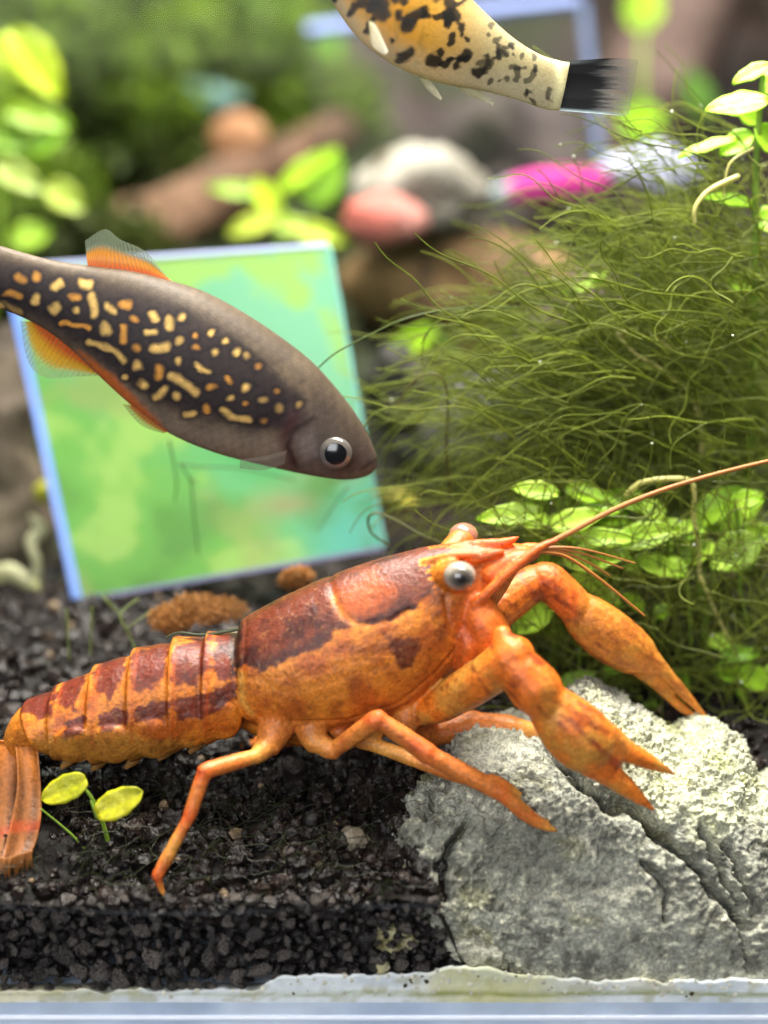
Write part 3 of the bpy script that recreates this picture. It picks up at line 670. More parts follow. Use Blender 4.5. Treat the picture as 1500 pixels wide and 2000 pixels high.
FE = float(on_ground(20, 1700)[1])-0.14      # where the fan meets the soil
flat_sheet([(30, 1452), (34, 1530), (22, 1600), (8, 1660), (0, 1692)], [(74, 1456), (80, 1540), (80, 1600), (66, 1655), (38, 1690)], .80, .022, colf=fan_col(1), mat=MAT['fan'], name='tail_fan_lobe', parent=cray, bulge=-0.02, alphaf=lambda s, t: 0.92-0.22*sstep(0.1, 0.4, s)-0.45*sstep(0.72, 1.0, s), ybend=FE-.80)
flat_sheet([(-2, 1446), (-22, 1540), (-34, 1610), (-38, 1670), (-32, 1704)], [(50, 1450), (46, 1540), (42, 1610), (34, 1665), (14, 1704)], .92, .022, colf=fan_col(2), mat=MAT['fan'], name='tail_fan_lobe', parent=cray, bulge=-0.02, alphaf=lambda s, t: 0.92-0.22*sstep(0.1, 0.4, s)-0.45*sstep(0.72, 1.0, s), ybend=FE+.03-.92)
flat_sheet([(-10, 1470), (-50, 1530), (-72, 1600), (-80, 1650), (-74, 1690)], [(20, 1478), (4, 1540), (0, 1610), (-14, 1665), (-40, 1695)], 1.06, .022, colf=fan_col(3), mat=MAT['fan'], name='tail_fan_lobe', parent=cray, bulge=-0.02, alphaf=lambda s, t: 0.92-0.22*sstep(0.1, 0.4, s)-0.45*sstep(0.72, 1.0, s), ybend=FE+.08-1.06)
flat_sheet([(30, 1478), (46, 1530), (40, 1600), (26, 1650), (10, 1680)], [(70, 1482), (74, 1540), (70, 1600), (54, 1640), (34, 1672)], 1.12, .022, colf=fan_col(4), mat=MAT['fan'], name='tail_fan_lobe', parent=cray, bulge=0.02, alphaf=lambda s, t: 0.92-0.22*sstep(0.1, 0.4, s)-0.45*sstep(0.72, 1.0, s), ybend=FE+.10-1.12)
# hair fringe of the tail fan
pr = []
for k in range(60):
    t = k/59; x0 = -30+t*92; y0 = 1690-30*abs(t-0.45)
    pr.append(ptube([(x0, y0-12, FE), (x0-2+random.uniform(-5, 5), y0+random.uniform(8, 26), .0+FE+random.uniform(-.03, .03))], [1.5, 0.7], n=3, sides=4))
V, F = join(pr); tag(mk('tail_fringe', V, F, MAT['antenna'], parent=cray), kind='stuff')
# swimmerets under the abdomen
for a, b in ((130, 1478), (190, 1482), (255, 1478), (320, 1462), (380, 1448)):
    V, F = ptube([(a+20, b-30, .95), (a+8, b+2, .92), (a-8, b+20, .9)], [16, 13, 5], flat=0.5, sides=10); mk('swimmeret', V, F, MAT['fan'], parent=cray, col=np.tile(srgb(170, 122, 60), (len(V), 1)))

# ---------------------------------------------------------------- fish
def fish_body(top, bot, Y, wr, nx=380, na=220, power=0.85):
    t = catmull(np.array(top, float), nx); b = catmull(np.array(bot, float), nx); rings = []
    a = np.linspace(0, 2*math.pi, na, endpoint=False); ca, sa = np.cos(a), np.sin(a)
    wr = np.interp(np.linspace(0, 1, nx), np.linspace(0, 1, len(wr)), wr)
    for i in range(nx):
        T, B = P(*t[i], Y), P(*b[i], Y); c = (T+B)/2; u = (T-B)/2; h = np.linalg.norm(u)
        rings.append(c+np.outer(ca, u)+np.outer(np.sign(sa)*np.abs(sa)**power*h*wr[i], [0, 1, 0]))
    return loft(rings)
Y1 = 1.75
d_top = [(-230, 455), (-140, 452), (-60, 462), (0, 480), (100, 508), (180, 520), (260, 530), (330, 548), (400, 571), (480, 614), (560, 668), (620, 718), (680, 788), (715, 842), (732, 880), (737, 898)]
d_bot = [(-236, 520), (-150, 545), (-75, 575), (-15, 596), (50, 622), (100, 650), (150, 690), (200, 738), (265, 796), (335, 846), (420, 882), (510, 906), (600, 926), (670, 936), (715, 930), (734, 914)]
danio = empty('spotted_danio', P(330, 940, Y1))
tag(danio, 'dark fish with gold dash spots and orange fins, nosing down over the green pane', 'fish')
V, F = fish_body(d_top, d_bot, Y1, [.45, .45, .48, .5, .52, .55, .58, .6, .62, .62, .6, .58])
ft = V[:, [0, 2]]; YF = Y1-0.2; nz = fbm(V*5, 4, 201); nzf = fbm(V*20, 3, 202)
C = np.tile(srgb(100, 86, 70), (len(V), 1)); C = mixc(C, srgb(80, 68, 58), sstep(-0.2, 0.3, nz))
def fband(poly, soft=0.05, wob=0.03): return 1-sstep(-soft, soft, poly_sdf(ft, XZs(poly, YF))+wob*nz+0.02*nzf)
dkb = fband([(-260, 470), (0, 505), (120, 530), (240, 550), (340, 580), (440, 640), (520, 700), (590, 770), (600, 830), (500, 838), (420, 810), (330, 790), (250, 750), (170, 690), (90, 636), (-20, 592), (-260, 540)], 0.06)
C = mixc(C, srgb(38, 31, 34), 0.9*dkb)
bel = fband([(220, 745), (300, 800), (420, 838), (560, 850), (640, 930), (480, 925), (330, 870)], 0.08); C = mixc(C, srgb(128, 114, 98), 0.85*bel)
hd = fband([(560, 800), (640, 770), (720, 850), (740, 910), (660, 945), (580, 930)], 0.08); C = mixc(C, srgb(76, 66, 62), 0.75*hd)
gill = polyline_dist(ft, XZs([(575, 815), (556, 850), (570, 905)], YF)); C = mixc(C, srgb(66, 36, 38), 0.75*np.exp(-(gill/0.06)**2))
gp = fband([(575, 850), (610, 840), (625, 890), (590, 900)], 0.06); C = mixc(C, srgb(150, 138, 132), 0.4*gp)
oe = fband([(150, 690), (215, 735), (300, 812), (330, 850), (230, 790), (180, 730)], 0.04); C = mixc(C, srgb(196, 96, 24), 0.8*oe)
backl = polyline_dist(ft, XZs([(0, 478), (180, 520), (330, 548), (480, 614), (620, 718), (715, 842)], YF)); C = mixc(C, srgb(72, 60, 46), 0.7*np.exp(-(backl/0.16)**2))
zs = [(130, 225), (60, 230, 75, 238), (200, 265, 225, 245), (130, 300, 125, 320), (270, 300, 295, 295), (190, 350, 205, 335), (278, 350), (352, 295, 357, 370), (20, 285, 60, 298), (420, 335, 450, 350), (500, 325, 480, 322), (525, 375), (590, 350, 605, 380), (660, 380, 655, 405),
      (230, 400, 290, 415, 345, 420), (405, 410, 412, 435), (480, 410, 478, 465), (570, 432, 595, 432), (695, 460), (535, 490), (605, 492, 645, 480), (350, 475, 430, 490, 480, 535), (535, 555), (615, 565, 612, 585), (695, 540), (765, 490), (835, 500), (875, 465), (920, 500), (775, 560, 810, 565),
      (555, 625), (670, 595, 765, 650), (610, 675, 645, 645), (690, 670), (725, 740, 750, 730), (485, 605), (805, 705, 805, 720), (825, 635), (890, 600), (890, 670), (950, 700), (955, 635), (1015, 690), (865, 720, 900, 750, 965, 765), (1075, 715), (1020, 765), (960, 515), (1000, 560), (1060, 655), (1160, 705), (760, 440),
      (0, 330, 50, 360), (-60, 260, -30, 270), (-120, 240, -90, 250), (-70, 330, -20, 340), (-160, 300, -120, 305), (-220, 250, -190, 255), (310, 250, 340, 262), (700, 370), (820, 430)]
ftw = ft+0.035*np.column_stack([fbm(V*7+3, 2, 207), fbm(V*7+8, 2, 208)])
big = {(535, 555), (615, 565, 612, 585), (555, 625), (690, 670)}
for q in zs:
    pts = [(q[i]/1.974, 430+q[i+1]/1.974) for i in range(0, len(q), 2)]
    pts = XZs(pts if len(pts) > 1 else pts*2, YF); d = polyline_dist(ftw, pts)+0.012*nzf
    r = (0.036 if q in big else 0.0265)*random.uniform(0.8, 1.2); faint = 0.45 if q[0] > 980 or q in ((960, 515), (0, 330, 50, 360)) else 0.95
    gold = srgb(226, 184, 104) if random.random() < 0.6 else srgb(204, 142, 60)
    C = mixc(C, srgb(24, 20, 28), 0.6*(1-sstep(r*1.4, r*2.8, d))); C = mixc(C, gold, faint*random.uniform(0.75, 1)*(1-sstep(r*0.2, r*1.6, d)))
mo = polyline_dist(ft, XZs([(740, 905), (722, 912), (708, 922)], YF)); C = mixc(C, srgb(34, 28, 26), 0.8*np.exp(-(mo/0.018)**2))
gc = polyline_dist(ft, XZs([(612, 815), (575, 835), (562, 870), (580, 915)], YF)); C = mixc(C, srgb(40, 30, 30), 0.7*np.exp(-(gc/0.02)**2))
ua = ft@np.array([.88, -.47]); va = ft@np.array([.47, .88])
C = C*(1+0.14*nzf+0.10*fbm(V*34, 2, 205)+0.10*np.sin(ua*2*math.pi/0.085+0.5*math.pi*np.sign(np.sin(va*2*math.pi/0.13)))*np.abs(np.sin(va*2*math.pi/0.13)))[:, None]
mk('body', V, F, MAT['fish'], parent=danio, col=np.clip(C, 0, 1))
def disc_eye(q, r, iris, pupil, look, parent, side):
    v, f = icos(4); look = np.asarray(look, float); look /= np.linalg.norm(look); d = v@look
    th = np.degrees(np.arccos(np.clip(d, -1, 1)))
    c = mixc(np.tile(srgb(*pupil), (len(v), 1)), srgb(*iris), sstep(38, 42, th)); c = mixc(c, srgb(70, 62, 60), sstep(72, 88, th))
    e = mk('eye', v*r*np.array([1, 0.55, 1])+q, f, MAT['fisheye'], parent=parent, base=q, col=c)
    pupil_cap(q, r*1.015, look, 40, np.array([1, 0.55, 1]), e, srgb(*pupil)); return e
disc_eye(P(656, 885, Y1-0.225), 32*pxs(Y1), (96, 90, 84), (8, 8, 10), (0, -1, 0.05), danio, -1)
disc_eye(P(656, 885, Y1-0.225)+np.array([0, 0.45, 0]), 32*pxs(Y1), (96, 90, 84), (8, 8, 10), (0, 1, 0.05), danio, 1)
def finc(base, mid, edge, m0=0.35, m1=0.75, rays=26, along='t'):
    def f(s, t):
        k = t if along == 't' else s; o = s if along == 't' else t
        c = mixc(np.tile(srgb(*base), (len(s), 1)), srgb(*mid), sstep(m0-0.2, m0+0.1, k)); c = mixc(c, srgb(*edge), sstep(m1-0.15, m1+0.12, k))
        return c*(0.82+0.3*(0.5+0.5*np.cos(o*rays*2*math.pi)))[:, None]
    return f
FINB = lambda s, t: 0.8+0*s
FINA = lambda s, t: 0.80-0.5*sstep(0.45, 0.8, t)+0.12*np.cos(s*24*2*math.pi)
flat_sheet([(334, 548), (300, 540), (250, 530), (190, 528), (172, 522)], [(325, 540), (285, 492), (235, 468), (205, 448), (166, 470)], Y1, .012, nu=90, nv=24, colf=finc((214, 92, 22), (224, 150, 30), (132, 142, 122), 0.25, 0.55), mat=MAT['fin'], alphaf=FINA, name='dorsal_fin', parent=danio, bulge=0.02)
flat_sheet([(206, 742), (170, 705), (130, 672), (90, 640), (70, 628)], [(214, 732), (150, 735), (85, 736), (52, 700), (40, 628)], Y1, .012, nu=100, nv=24, colf=finc((226, 84, 16), (232, 176, 36), (176, 186, 140), 0.3, 0.72, 22), mat=MAT['fin'], alphaf=FINA, name='anal_fin', parent=danio, bulge=0.02)
flat_sheet([(330, 842), (300, 815), (270, 795)], [(318, 846), (275, 830), (240, 790)], Y1-0.1, .012, nu=40, nv=12, colf=finc((206, 100, 26), (200, 120, 40), (170, 160, 110)), mat=MAT['fin'], alphaf=FINA, name='pelvic_fin', parent=danio)
flat_sheet([(-222, 458), (-300, 420), (-370, 390)], [(-228, 516), (-310, 555), (-372, 600)], Y1, .012, nu=40, nv=40, colf=finc((150, 110, 50), (196, 130, 50), (140, 140, 110), along='s'), mat=MAT['fin'], alphaf=FINA, name='tail_fin', parent=danio)
flat_sheet([(560, 880), (520, 890), (470, 898)], [(556, 905), (515, 918), (468, 915)], Y1-0.42, .008, nu=30, nv=16, colf=finc((120, 108, 96), (126, 116, 104), (130, 122, 110), along='s'), mat=MAT['fin_clear'], name='pectoral_fin', parent=danio)
# upper fish: pale gold with black flecks, black tail root
Y2 = 1.9
k_top = [(560, -240), (600, -262), (660, -250), (740, -200), (820, -120), (890, -35), (945, 22), (1000, 72), (1050, 104), (1090, 118), (1112, 122)]
k_bot = [(556, -215), (572, -160), (600, -85), (650, 5), (700, 75), (770, 128), (850, 160), (930, 175), (1000, 192), (1060, 212), (1092, 216)]
molly = empty('flecked_fish', P(850, 230, Y2)); tag(molly, 'gold and cream fish with black flecks and a black tail root swimming above the rest', 'fish')
V, F = fish_body(k_top, k_bot, Y2, [.5, .55, .58, .56, .52, .46, .4])
ft = V[:, [0, 2]]; nz = fbm(V*5, 4, 221); nzf = fbm(V*22, 3, 222)
sx = V[:, 0]; xa, xb = P(760, 80, Y2)[0], P(1000, 140, Y2)[0]; tt = sstep(xa, xb, sx+0.1*nz)
C = mixc(np.tile(srgb(214, 150, 20), (len(V), 1)), srgb(146, 134, 96), tt)
C = mixc(C, srgb(150, 116, 40), 0.7*sstep(0, 0.5, nzf)*(1-tt))
zc = np.interp(sx, [P(a, 0, Y2)[0] for a, b in k_bot], [P(a, b, Y2)[2] for a, b in k_bot]); low = 1-sstep(0.03, 0.28, V[:, 2]-zc)
C = mixc(C, srgb(196, 186, 150), 0.6*low)
fk = np.random.default_rng(5)
for k in range(150):
    u_ = fk.random()**1.5; cx_ = 610+u_*470; yt_ = np.interp(cx_, [a for a, b in k_top], [b for a, b in k_top]); yb_ = np.interp(cx_, [a for a, b in k_bot], [b for a, b in k_bot])
    cy_ = yt_+(yb_-yt_)*fk.uniform(0.02, 0.9); q_ = np.array(XZ(cx_, cy_, Y2-0.15)); an = fk.uniform(0, 3.14); ln = fk.uniform(0, 0.05); dv = np.array([math.cos(an), math.sin(an)])*ln
    rr = fk.uniform(0.016, 0.05)*(1-0.5*sstep(0.55, 0.9, u_)); d = seg_dist(ft, q_-dv, q_+dv)+0.03*nzf
    C = mixc(C, srgb(20, 18, 14), (0.95 if u_ < 0.7 else 0.75)*(1-sstep(rr*0.6, rr*1.25, d)))
topl_ = np.interp(sx, [P(a, b, Y2)[0] for a, b in k_top], [P(a, b, Y2)[2] for a, b in k_top]); bk = 1-sstep(0.0, 0.12, topl_-V[:, 2]); C = mixc(C, srgb(60, 54, 36), 0.6*bk*(1-tt))
tb = polyline_dist(ft, XZs([(1092, 118), (1096, 165), (1084, 214)], Y2-0.1)); C = mixc(C, srgb(206, 200, 150), 0.8*np.exp(-(tb/0.035)**2))
mk('body', V, F, MAT['fish'], parent=molly, col=np.clip(C, 0, 1))
disc_eye(P(588, -190, Y2-0.16), 30*pxs(Y2), (190, 170, 90), (8, 8, 10), (0, -1, 0.05), molly, -1)
disc_eye(P(588, -190, Y2+0.16), 30*pxs(Y2), (190, 170, 90), (8, 8, 10), (0, 1, 0.05), molly, 1)
def tailc(s, t):
    nn = fbm(np.column_stack([s*3, t*26, 0*s]), 3, 231); bl = 1-sstep(0.42, 0.62, s+0.16*nn)
    c = mixc(np.tile(srgb(120, 118, 112), (len(s), 1)), srgb(10, 10, 13), bl); c = mixc(c, srgb(176, 196, 200), 0.75*sstep(0.93, 0.99, t)*(1-sstep(0.5, 0.9, s))); c = mixc(c, srgb(150, 160, 160), 0.5*(1-sstep(0.02, 0.10, t))*(1-sstep(0.1, 0.5, s)))
    return c
flat_sheet([(1086, 120), (1130, 118), (1190, 114), (1240, 116), (1246, 124)], [(1078, 214), (1120, 218), (1170, 222), (1215, 226), (1228, 222)], Y2, .014, nu=60, nv=60, colf=tailc, mat=M('tail_fin_black', None, 0.1, 20, 0.5, 0.3, transl=0.2, alpha=-1), alphaf=lambda s, t: 0.22+0.75*(1-sstep(0.40, 0.75, s+0.18*fbm(np.column_stack([s*3, t*26, 0*s]), 3, 231))), name='tail_fin', parent=molly, bulge=0.02)
flat_sheet([(905, 160), (930, 172), (966, 200)], [(880, 160), (915, 185), (962, 208)], Y2, .010, nu=30, nv=16, colf=finc((190, 180, 130), (206, 198, 160), (220, 214, 190), along='s'), mat=MAT['fin'], alphaf=FINB, name='anal_fin', parent=molly)
flat_sheet([(838, 155), (850, 170), (864, 192)], [(818, 152), (838, 178), (860, 196)], Y2-0.08, .010, nu=24, nv=14, colf=finc((180, 176, 140), (206, 198, 170), (220, 214, 190), along='s'), mat=MAT['fin'], alphaf=FINB, name='pelvic_fin', parent=molly)
flat_sheet([(720, 40), (735, 50), (758, 100)], [(722, 62), (728, 90), (752, 108)], Y2-0.42, .010, nu=24, nv=14, colf=finc((206, 196, 150), (226, 218, 190), (226, 220, 200), along='s'), mat=MAT['fin'], alphaf=FINB, name='pectoral_fin', parent=molly)
flat_sheet([(800, -140), (850, -80), (905, -20)], [(830, -190), (900, -140), (945, -50)], Y2, .010, nu=30, nv=20, colf=finc((190, 150, 60), (180, 160, 110), (170, 165, 140)), mat=MAT['fin'], alphaf=FINB, name='dorsal_fin', parent=molly)

# ---------------------------------------------------------------- glass panes
def M_film(name):
    """glass tile under a thin green algae film: part see-through, part scattering, glossy"""
    m = bpy.data.materials.new(name); m.use_nodes = True; nt = m.node_tree; N = nt.nodes; L = nt.links; N.clear()
    out = N.new('ShaderNodeOutputMaterial'); at = N.new('ShaderNodeAttribute'); at.attribute_name = 'Col'
    d = N.new('ShaderNodeBsdfDiffuse'); t = N.new('ShaderNodeBsdfTranslucent'); tr = N.new('ShaderNodeBsdfTransparent'); g = N.new('ShaderNodeBsdfGlossy'); g.inputs['Roughness'].default_value = 0.08
    tr.inputs[0].default_value = (0.72, 0.98, 0.78, 1)
    L.new(at.outputs[0], d.inputs[0]); L.new(at.outputs[0], t.inputs[0])
    a = N.new('ShaderNodeMixShader'); a.inputs[0].default_value = 0.55; L.new(d.outputs[0], a.inputs[1]); L.new(t.outputs[0], a.inputs[2])
    b = N.new('ShaderNodeMixShader'); b.inputs[0].default_value = 0.74; L.new(tr.outputs[0], b.inputs[1]); L.new(a.outputs[0], b.inputs[2])
    f = N.new('ShaderNodeFresnel'); f.inputs[0].default_value = 1.25; c = N.new('ShaderNodeMixShader'); L.new(f.outputs[0], c.inputs[0]); L.new(b.outputs[0], c.inputs[1]); L.new(g.outputs[0], c.inputs[2])
    L.new(c.outputs[0], out.inputs[0]); return m
MAT['film'] = M_film('algae_filmed_glass')
def pane(corners, ys, thick, label, colf, edges, ew, name='glass_tile', emat='pane_edge'):
    TL, TR, BR, BL = [P(c[0], c[1], y) for c, y in zip(corners, ys)]
    nrm = np.cross(TR-TL, BL-TL); nrm /= np.linalg.norm(nrm)
    if nrm[1] > 0: nrm = -nrm
    root = empty(name, (BL+BR)/2); tag(root, label, 'glass tile'); n = 70; V = []; uv = []
    for i in range(n):
        for j in range(n):
            s, t = j/(n-1), i/(n-1); V.append((TL*(1-s)+TR*s)*(1-t)+(BL*(1-s)+BR*s)*t); uv.append((s, t))
    V = np.array(V); uv = np.array(uv); i = np.arange(n*n).reshape(n, n)
    F = np.column_stack([i[:-1, :-1].ravel(), i[:-1, 1:].ravel(), i[1:, 1:].ravel(), i[1:, :-1].ravel()])
    mk('face', V+nrm*0.0, F, MAT['film'], parent=root, base=BL, col=colf(uv[:, 0], uv[:, 1], V))
    for (a, b, col, wd) in ((TL, TR, edges[0], ew[0]), (TR, BR, edges[1], ew[1]), (BR, BL, edges[2], ew[2]), (BL, TL, edges[3], ew[3])):
        cen = (TL+TR+BR+BL)/4; ax = (b-a)/np.linalg.norm(b-a); out = np.cross(ax, nrm); out = out if out@((a+b)/2-cen) > 0 else -out
        m_ = 24; V = []
        for k in range(m_):
            q = a+(b-a)*k/(m_-1); wob = 1+0.25*math.sin(k*1.7)
            V += [q+nrm*0.012, q+nrm*0.012+out*wd*0.9, q-nrm*thick+out*wd*wob, q-nrm*thick]
        F = []
        for k in range(m_-1):
            for e in range(4): F.append((k*4+e, k*4+(e+1) % 4, (k+1)*4+(e+1) % 4, (k+1)*4+e))
        F += [(0, 1, 2, 3)[::-1], tuple((m_-1)*4+e for e in range(4))]
        mk('edge', V, F, MAT[emat], parent=root, smooth=False, col=np.tile(srgb(*col), (len(V), 1)))
    return root
def col_a(s, t, V):
    n1 = fbm(np.column_stack([s*3.2, t*3.2, 0*s]), 4, 301); n2 = fbm(np.column_stack([s*6, t*6, 0*s+4]), 4, 302)
    c = mixc(np.tile(srgb(120, 222, 140), (len(s), 1)), srgb(150, 232, 186), sstep(0.0, 0.9, s-t*0.6+0.35*n1))
    c = mixc(c, srgb(126, 206, 60), 0.9*sstep(-0.05, 0.5, t-s*0.75+0.5*n1)); c = mixc(c, srgb(186, 240, 110), 0.9*sstep(0.05, 0.4, n2)); c = mixc(c, srgb(190, 196, 110), 0.5*sstep(0.15, 0.5, fbm(np.column_stack([s*5, t*5, 0*s+9]), 3, 305)))
    c = mixc(c, srgb(100, 228, 214), 0.8*sstep(0.55, 0.95, s+0.15*n1)*sstep(0.6, 0.95, t+0.1*n2)); c = mixc(c, srgb(92, 160, 50), 0.6*sstep(0.1, 0.5, -n2)*sstep(0.3, 0.8, t))
    c = mixc(c, srgb(190, 180, 120), 0.8*np.exp(-(((s-0.72)/0.09)**2+((t-0.82)/0.035)**2)))
    return c
pane([(22, 524), (640, 482), (748, 1066), (160, 1166)], (4.3, 4.3, 3.5, 3.5), 0.10, 'square glass tile with green film and blue edges leaning behind the spotted fish', col_a,
     [(186, 196, 226), (120, 190, 176), (110, 112, 150), (104, 146, 226)], (0.04, 0.03, 0.04, 0.095))
def col_b(s, t, V):
    n1 = fbm(np.column_stack([s*3, t*3, 0*s]), 4, 311)
    return mixc(np.tile(srgb(74, 84, 62), (len(s), 1)), srgb(86, 78, 84), sstep(-0.3, 0.4, n1))
MAT['film_keep'] = MAT['film']; MAT['film'] = M('clear_tile', None, 0.1, 2, 0.6, 0.05, alpha=0.08)
pane([(600, 62), (1130, 4), (1166, 330), (650, 380)], (7.2, 7.2, 6.6, 6.6), 0.14, 'blurred clear glass tile with lavender top edge behind the flecked fish', col_b,
     [(126, 140, 184), (84, 96, 122), (40, 40, 44), (44, 48, 50)], (0.13, 0.11, 0.02, 0.02), emat='pane_edge_dull')
MAT['film'] = MAT['film_keep']

# ---------------------------------------------------------------- rock and stones
out = [(752, 1610), (760, 1575), (800, 1536), (870, 1505), (890, 1462), (960, 1446), (1040, 1444), (1100, 1410), (1165, 1382), (1230, 1404), (1290, 1446), (1340, 1480), (1400, 1448), (1440, 1456), (1475, 1490), (1490, 1540), (1560, 1570), (1640, 1640), (1680, 1760), (1640, 1900), (1540, 1945), (1440, 1928), (1330, 1915), (1200, 1905), (1080, 1880), (980, 1850), (900, 1800), (850, 1760), (800, 1720), (760, 1660)]
YR = 0.85
def front_sphere(k):
    """sphere from one fine square patch centred on the front and wrapped round to the back, closed by a fan"""
    a_ = np.linspace(-1, 1, k); A, B = np.meshgrid(a_, a_, indexing='ij'); A = A.ravel(); B = B.ravel()
    r_ = np.maximum(np.abs(A), np.abs(B)); big = np.abs(A) >= np.abs(B)
    ph = np.where(big, np.where(A >= 0, 0, math.pi)+(math.pi/4)*np.divide(B, np.where(A == 0, 1e-9, A)), np.where(B >= 0, 1, -1)*math.pi/2-(math.pi/4)*np.divide(A, np.where(B == 0, 1e-9, B)))
    th = r_*0.74*math.pi; V = np.column_stack([np.sin(th)*np.cos(ph), -np.cos(th), np.sin(th)*np.sin(ph)])
    i = np.arange(k*k).reshape(k, k); F = np.column_stack([i[:-1, :-1].ravel(), i[1:, :-1].ravel(), i[1:, 1:].ravel(), i[:-1, 1:].ravel()])
    loop = np.concatenate([i[0, :-1], i[:-1, -1], i[-1, :0:-1], i[:0:-1, 0]]); V = np.vstack([V, [[0, 1.0, 0]]]); c = k*k; n2 = np.roll(loop, -1)
    F = np.vstack([F, np.column_stack([loop, n2, np.full(len(loop), c), np.full(len(loop), c)])]); return V, F
V, F = outline_blob(out, YR, 0.75, power=0.72, lean=0.42, center=(1180, 1680), sphere=front_sphere(600))
V[:, 1] -= 0.42*(1-sstep(-0.1, 1.0, V[:, 0]))      # the left shoulder leans on the front glass
N_ = normals(V, F)
if ((V-V.mean(0))*N_).sum() < 0: N_ = -N_
for _ in range(2): pass
q = V*1.0
cr = [[(1105, 1525), (1180, 1560), (1250, 1595), (1290, 1630), (1350, 1670), (1400, 1730), (1452, 1782)], [(1370, 1620), (1410, 1680), (1440, 1740)], [(905, 1610), (880, 1650), (858, 1680), (862, 1722)], [(830, 1605), (850, 1580)], [(1250, 1660), (1280, 1700), (1300, 1760)], [(1040, 1455), (1060, 1440), (1085, 1440)], [(900, 1500), (960, 1480), (1050, 1478)], [(1420, 1650), (1460, 1700), (1470, 1760)],
      [(1236, 1850), (1230, 1885)], [(980, 1575), (1010, 1560)], [(1445, 1800), (1460, 1860)]]
cw = [0.040, 0.028, 0.030, 0.020, 0.020, 0.026, 0.020, 0.028, 0.018, 0.018, 0.028]; cdp = [0.28, 0.18, 0.22, 0.12, 0.14, 0.14, 0.09, 0.16, 0.12, 0.08, 0.14]
ft = V[:, [0, 2]]; wob = np.column_stack([fbm(V*5, 4, 401), fbm(V*5+7, 4, 402)])*0.10; front = sstep(0.1, -0.15, N_[:, 1]) if False else (1-sstep(-0.1, 0.25, N_[:, 1]))
disp = 0.07*fbm(V*1.7, 4, 411)+0.035*fbm(V*6, 4, 412)+0.026*np.abs(fbm(V*13, 4, 413))-0.012
ridg = 0.03*(1-np.abs(fbm(V*2.6+3, 3, 415)*3).clip(0, 1)); disp -= ridg
crk = np.zeros(len(V))
for line, wd, dp in zip(cr, cw, cdp):
    yl = 0.35; d = polyline_dist(ft+wob, XZs(line, yl)); k = np.exp(-(d/wd)**2)*front; disp -= dp*k; crk = np.maximum(crk, k)
# fine granular crust
cell = fbm(V*24, 2, 420); disp += 0.030*sstep(-0.1, 0.35, cell)+0.020*fbm(V*44, 2, 421)
V = V+N_*disp[:, None]
V[:, 1] = np.where(V[:, 1] < 0.14, 0.03+0.11*np.exp((V[:, 1]-0.14)/0.11), V[:, 1])
g1 = fbm(V*2, 4, 431); g2 = fbm(V*9, 3, 432); g3 = fbm(V*26, 2, 433)
C = mixc(np.tile(srgb(128, 128, 116), (len(V), 1)), srgb(156, 156, 142), sstep(-0.3, 0.4, g1+0.5*g2)); C = mixc(C, srgb(92, 90, 82), 0.6*sstep(0.0, 0.45, -g2-0.5*g3))
C = mixc(C, srgb(124, 120, 70), 0.5*sstep(0.1, 0.5, fbm(V*3+11, 3, 434)))
pale = poly_sdf(ft, XZs([(1090, 1400), (1165, 1360), (1300, 1420), (1420, 1420), (1560, 1540), (1640, 1640), (1500, 1590), (1440, 1560), (1360, 1590), (1300, 1545), (1240, 1530), (1190, 1440)], 1.0))
pm = 1-sstep(-0.06, 0.06, pale+0.10*g1+0.16*g2+0.05); C = mixc(C, mixc(np.tile(srgb(178, 178, 152), (len(V), 1)), srgb(160, 162, 116), sstep(0, 0.5, g2)), pm)
pm2 = 1-sstep(-0.06, 0.06, poly_sdf(ft, XZs([(890, 1470), (960, 1446), (1040, 1446), (1050, 1470), (960, 1480), (900, 1500)], 0.9))+0.1*g2); C = mixc(C, srgb(206, 204, 186), 0.8*pm2)
C = mixc(C, srgb(200, 198, 172), 0.7*sstep(0.34, 0.5, g3)*sstep(0.25, 0.5, 0.5+0.5*g1))
C = C*(1+0.30*g3+0.18*g2)[:, None]
tag(mk('cracked_rock', V, F, MAT['rock'], col=np.clip(C, 0, 1)), 'large grey cracked rock with pale crust on its crest under the claws', 'rock')
def stone(name, outline, Y, depth, cols, label, cat='stone', sub=5, amp=0.06, fr=3.0, seed=1, mat='stone', group=None, power=0.8):
    V, F = outline_blob(outline, Y, depth, sub=sub, power=power); N_ = normals(V, F)
    V = V+N_*(amp*fbm(V*fr, 4, seed)+amp*0.4*fbm(V*fr*4, 3, seed+1))[:, None]
    n1 = fbm(V*fr*0.8, 4, seed+2); C = mixc(np.tile(srgb(*cols[0]), (len(V), 1)), srgb(*cols[1]), sstep(-0.25, 0.3, n1))
    if len(cols) > 2: C = mixc(C, srgb(*cols[2]), sstep(0.1, 0.4, fbm(V*fr*1.7+9, 3, seed+3)))
    o = mk(name, V, F, MAT[mat], col=C); tag(o, label, cat, group); return o
def ell(cx, cy, rx, ry, n=18, rot=0, jag=0.0):
    r_ = np.random.default_rng(int(cx*7+cy)); o = []
    for k in range(n):
        a = 2*math.pi*k/n; j = 1+jag*r_.normal(); x_, y_ = rx*math.cos(a)*j, ry*math.sin(a)*j
        o.append((cx+x_*math.cos(rot)-y_*math.sin(rot), cy+x_*math.sin(rot)+y_*math.cos(rot)))
    return o
stone('pale_stone', ell(775, 1832, 50, 34, jag=.06), 0.16, 0.10, ((150, 142, 100), (196, 190, 150), (90, 84, 50)), 'small knobbly cream stone at the foot of the grey rock', amp=.07, fr=6, seed=41)
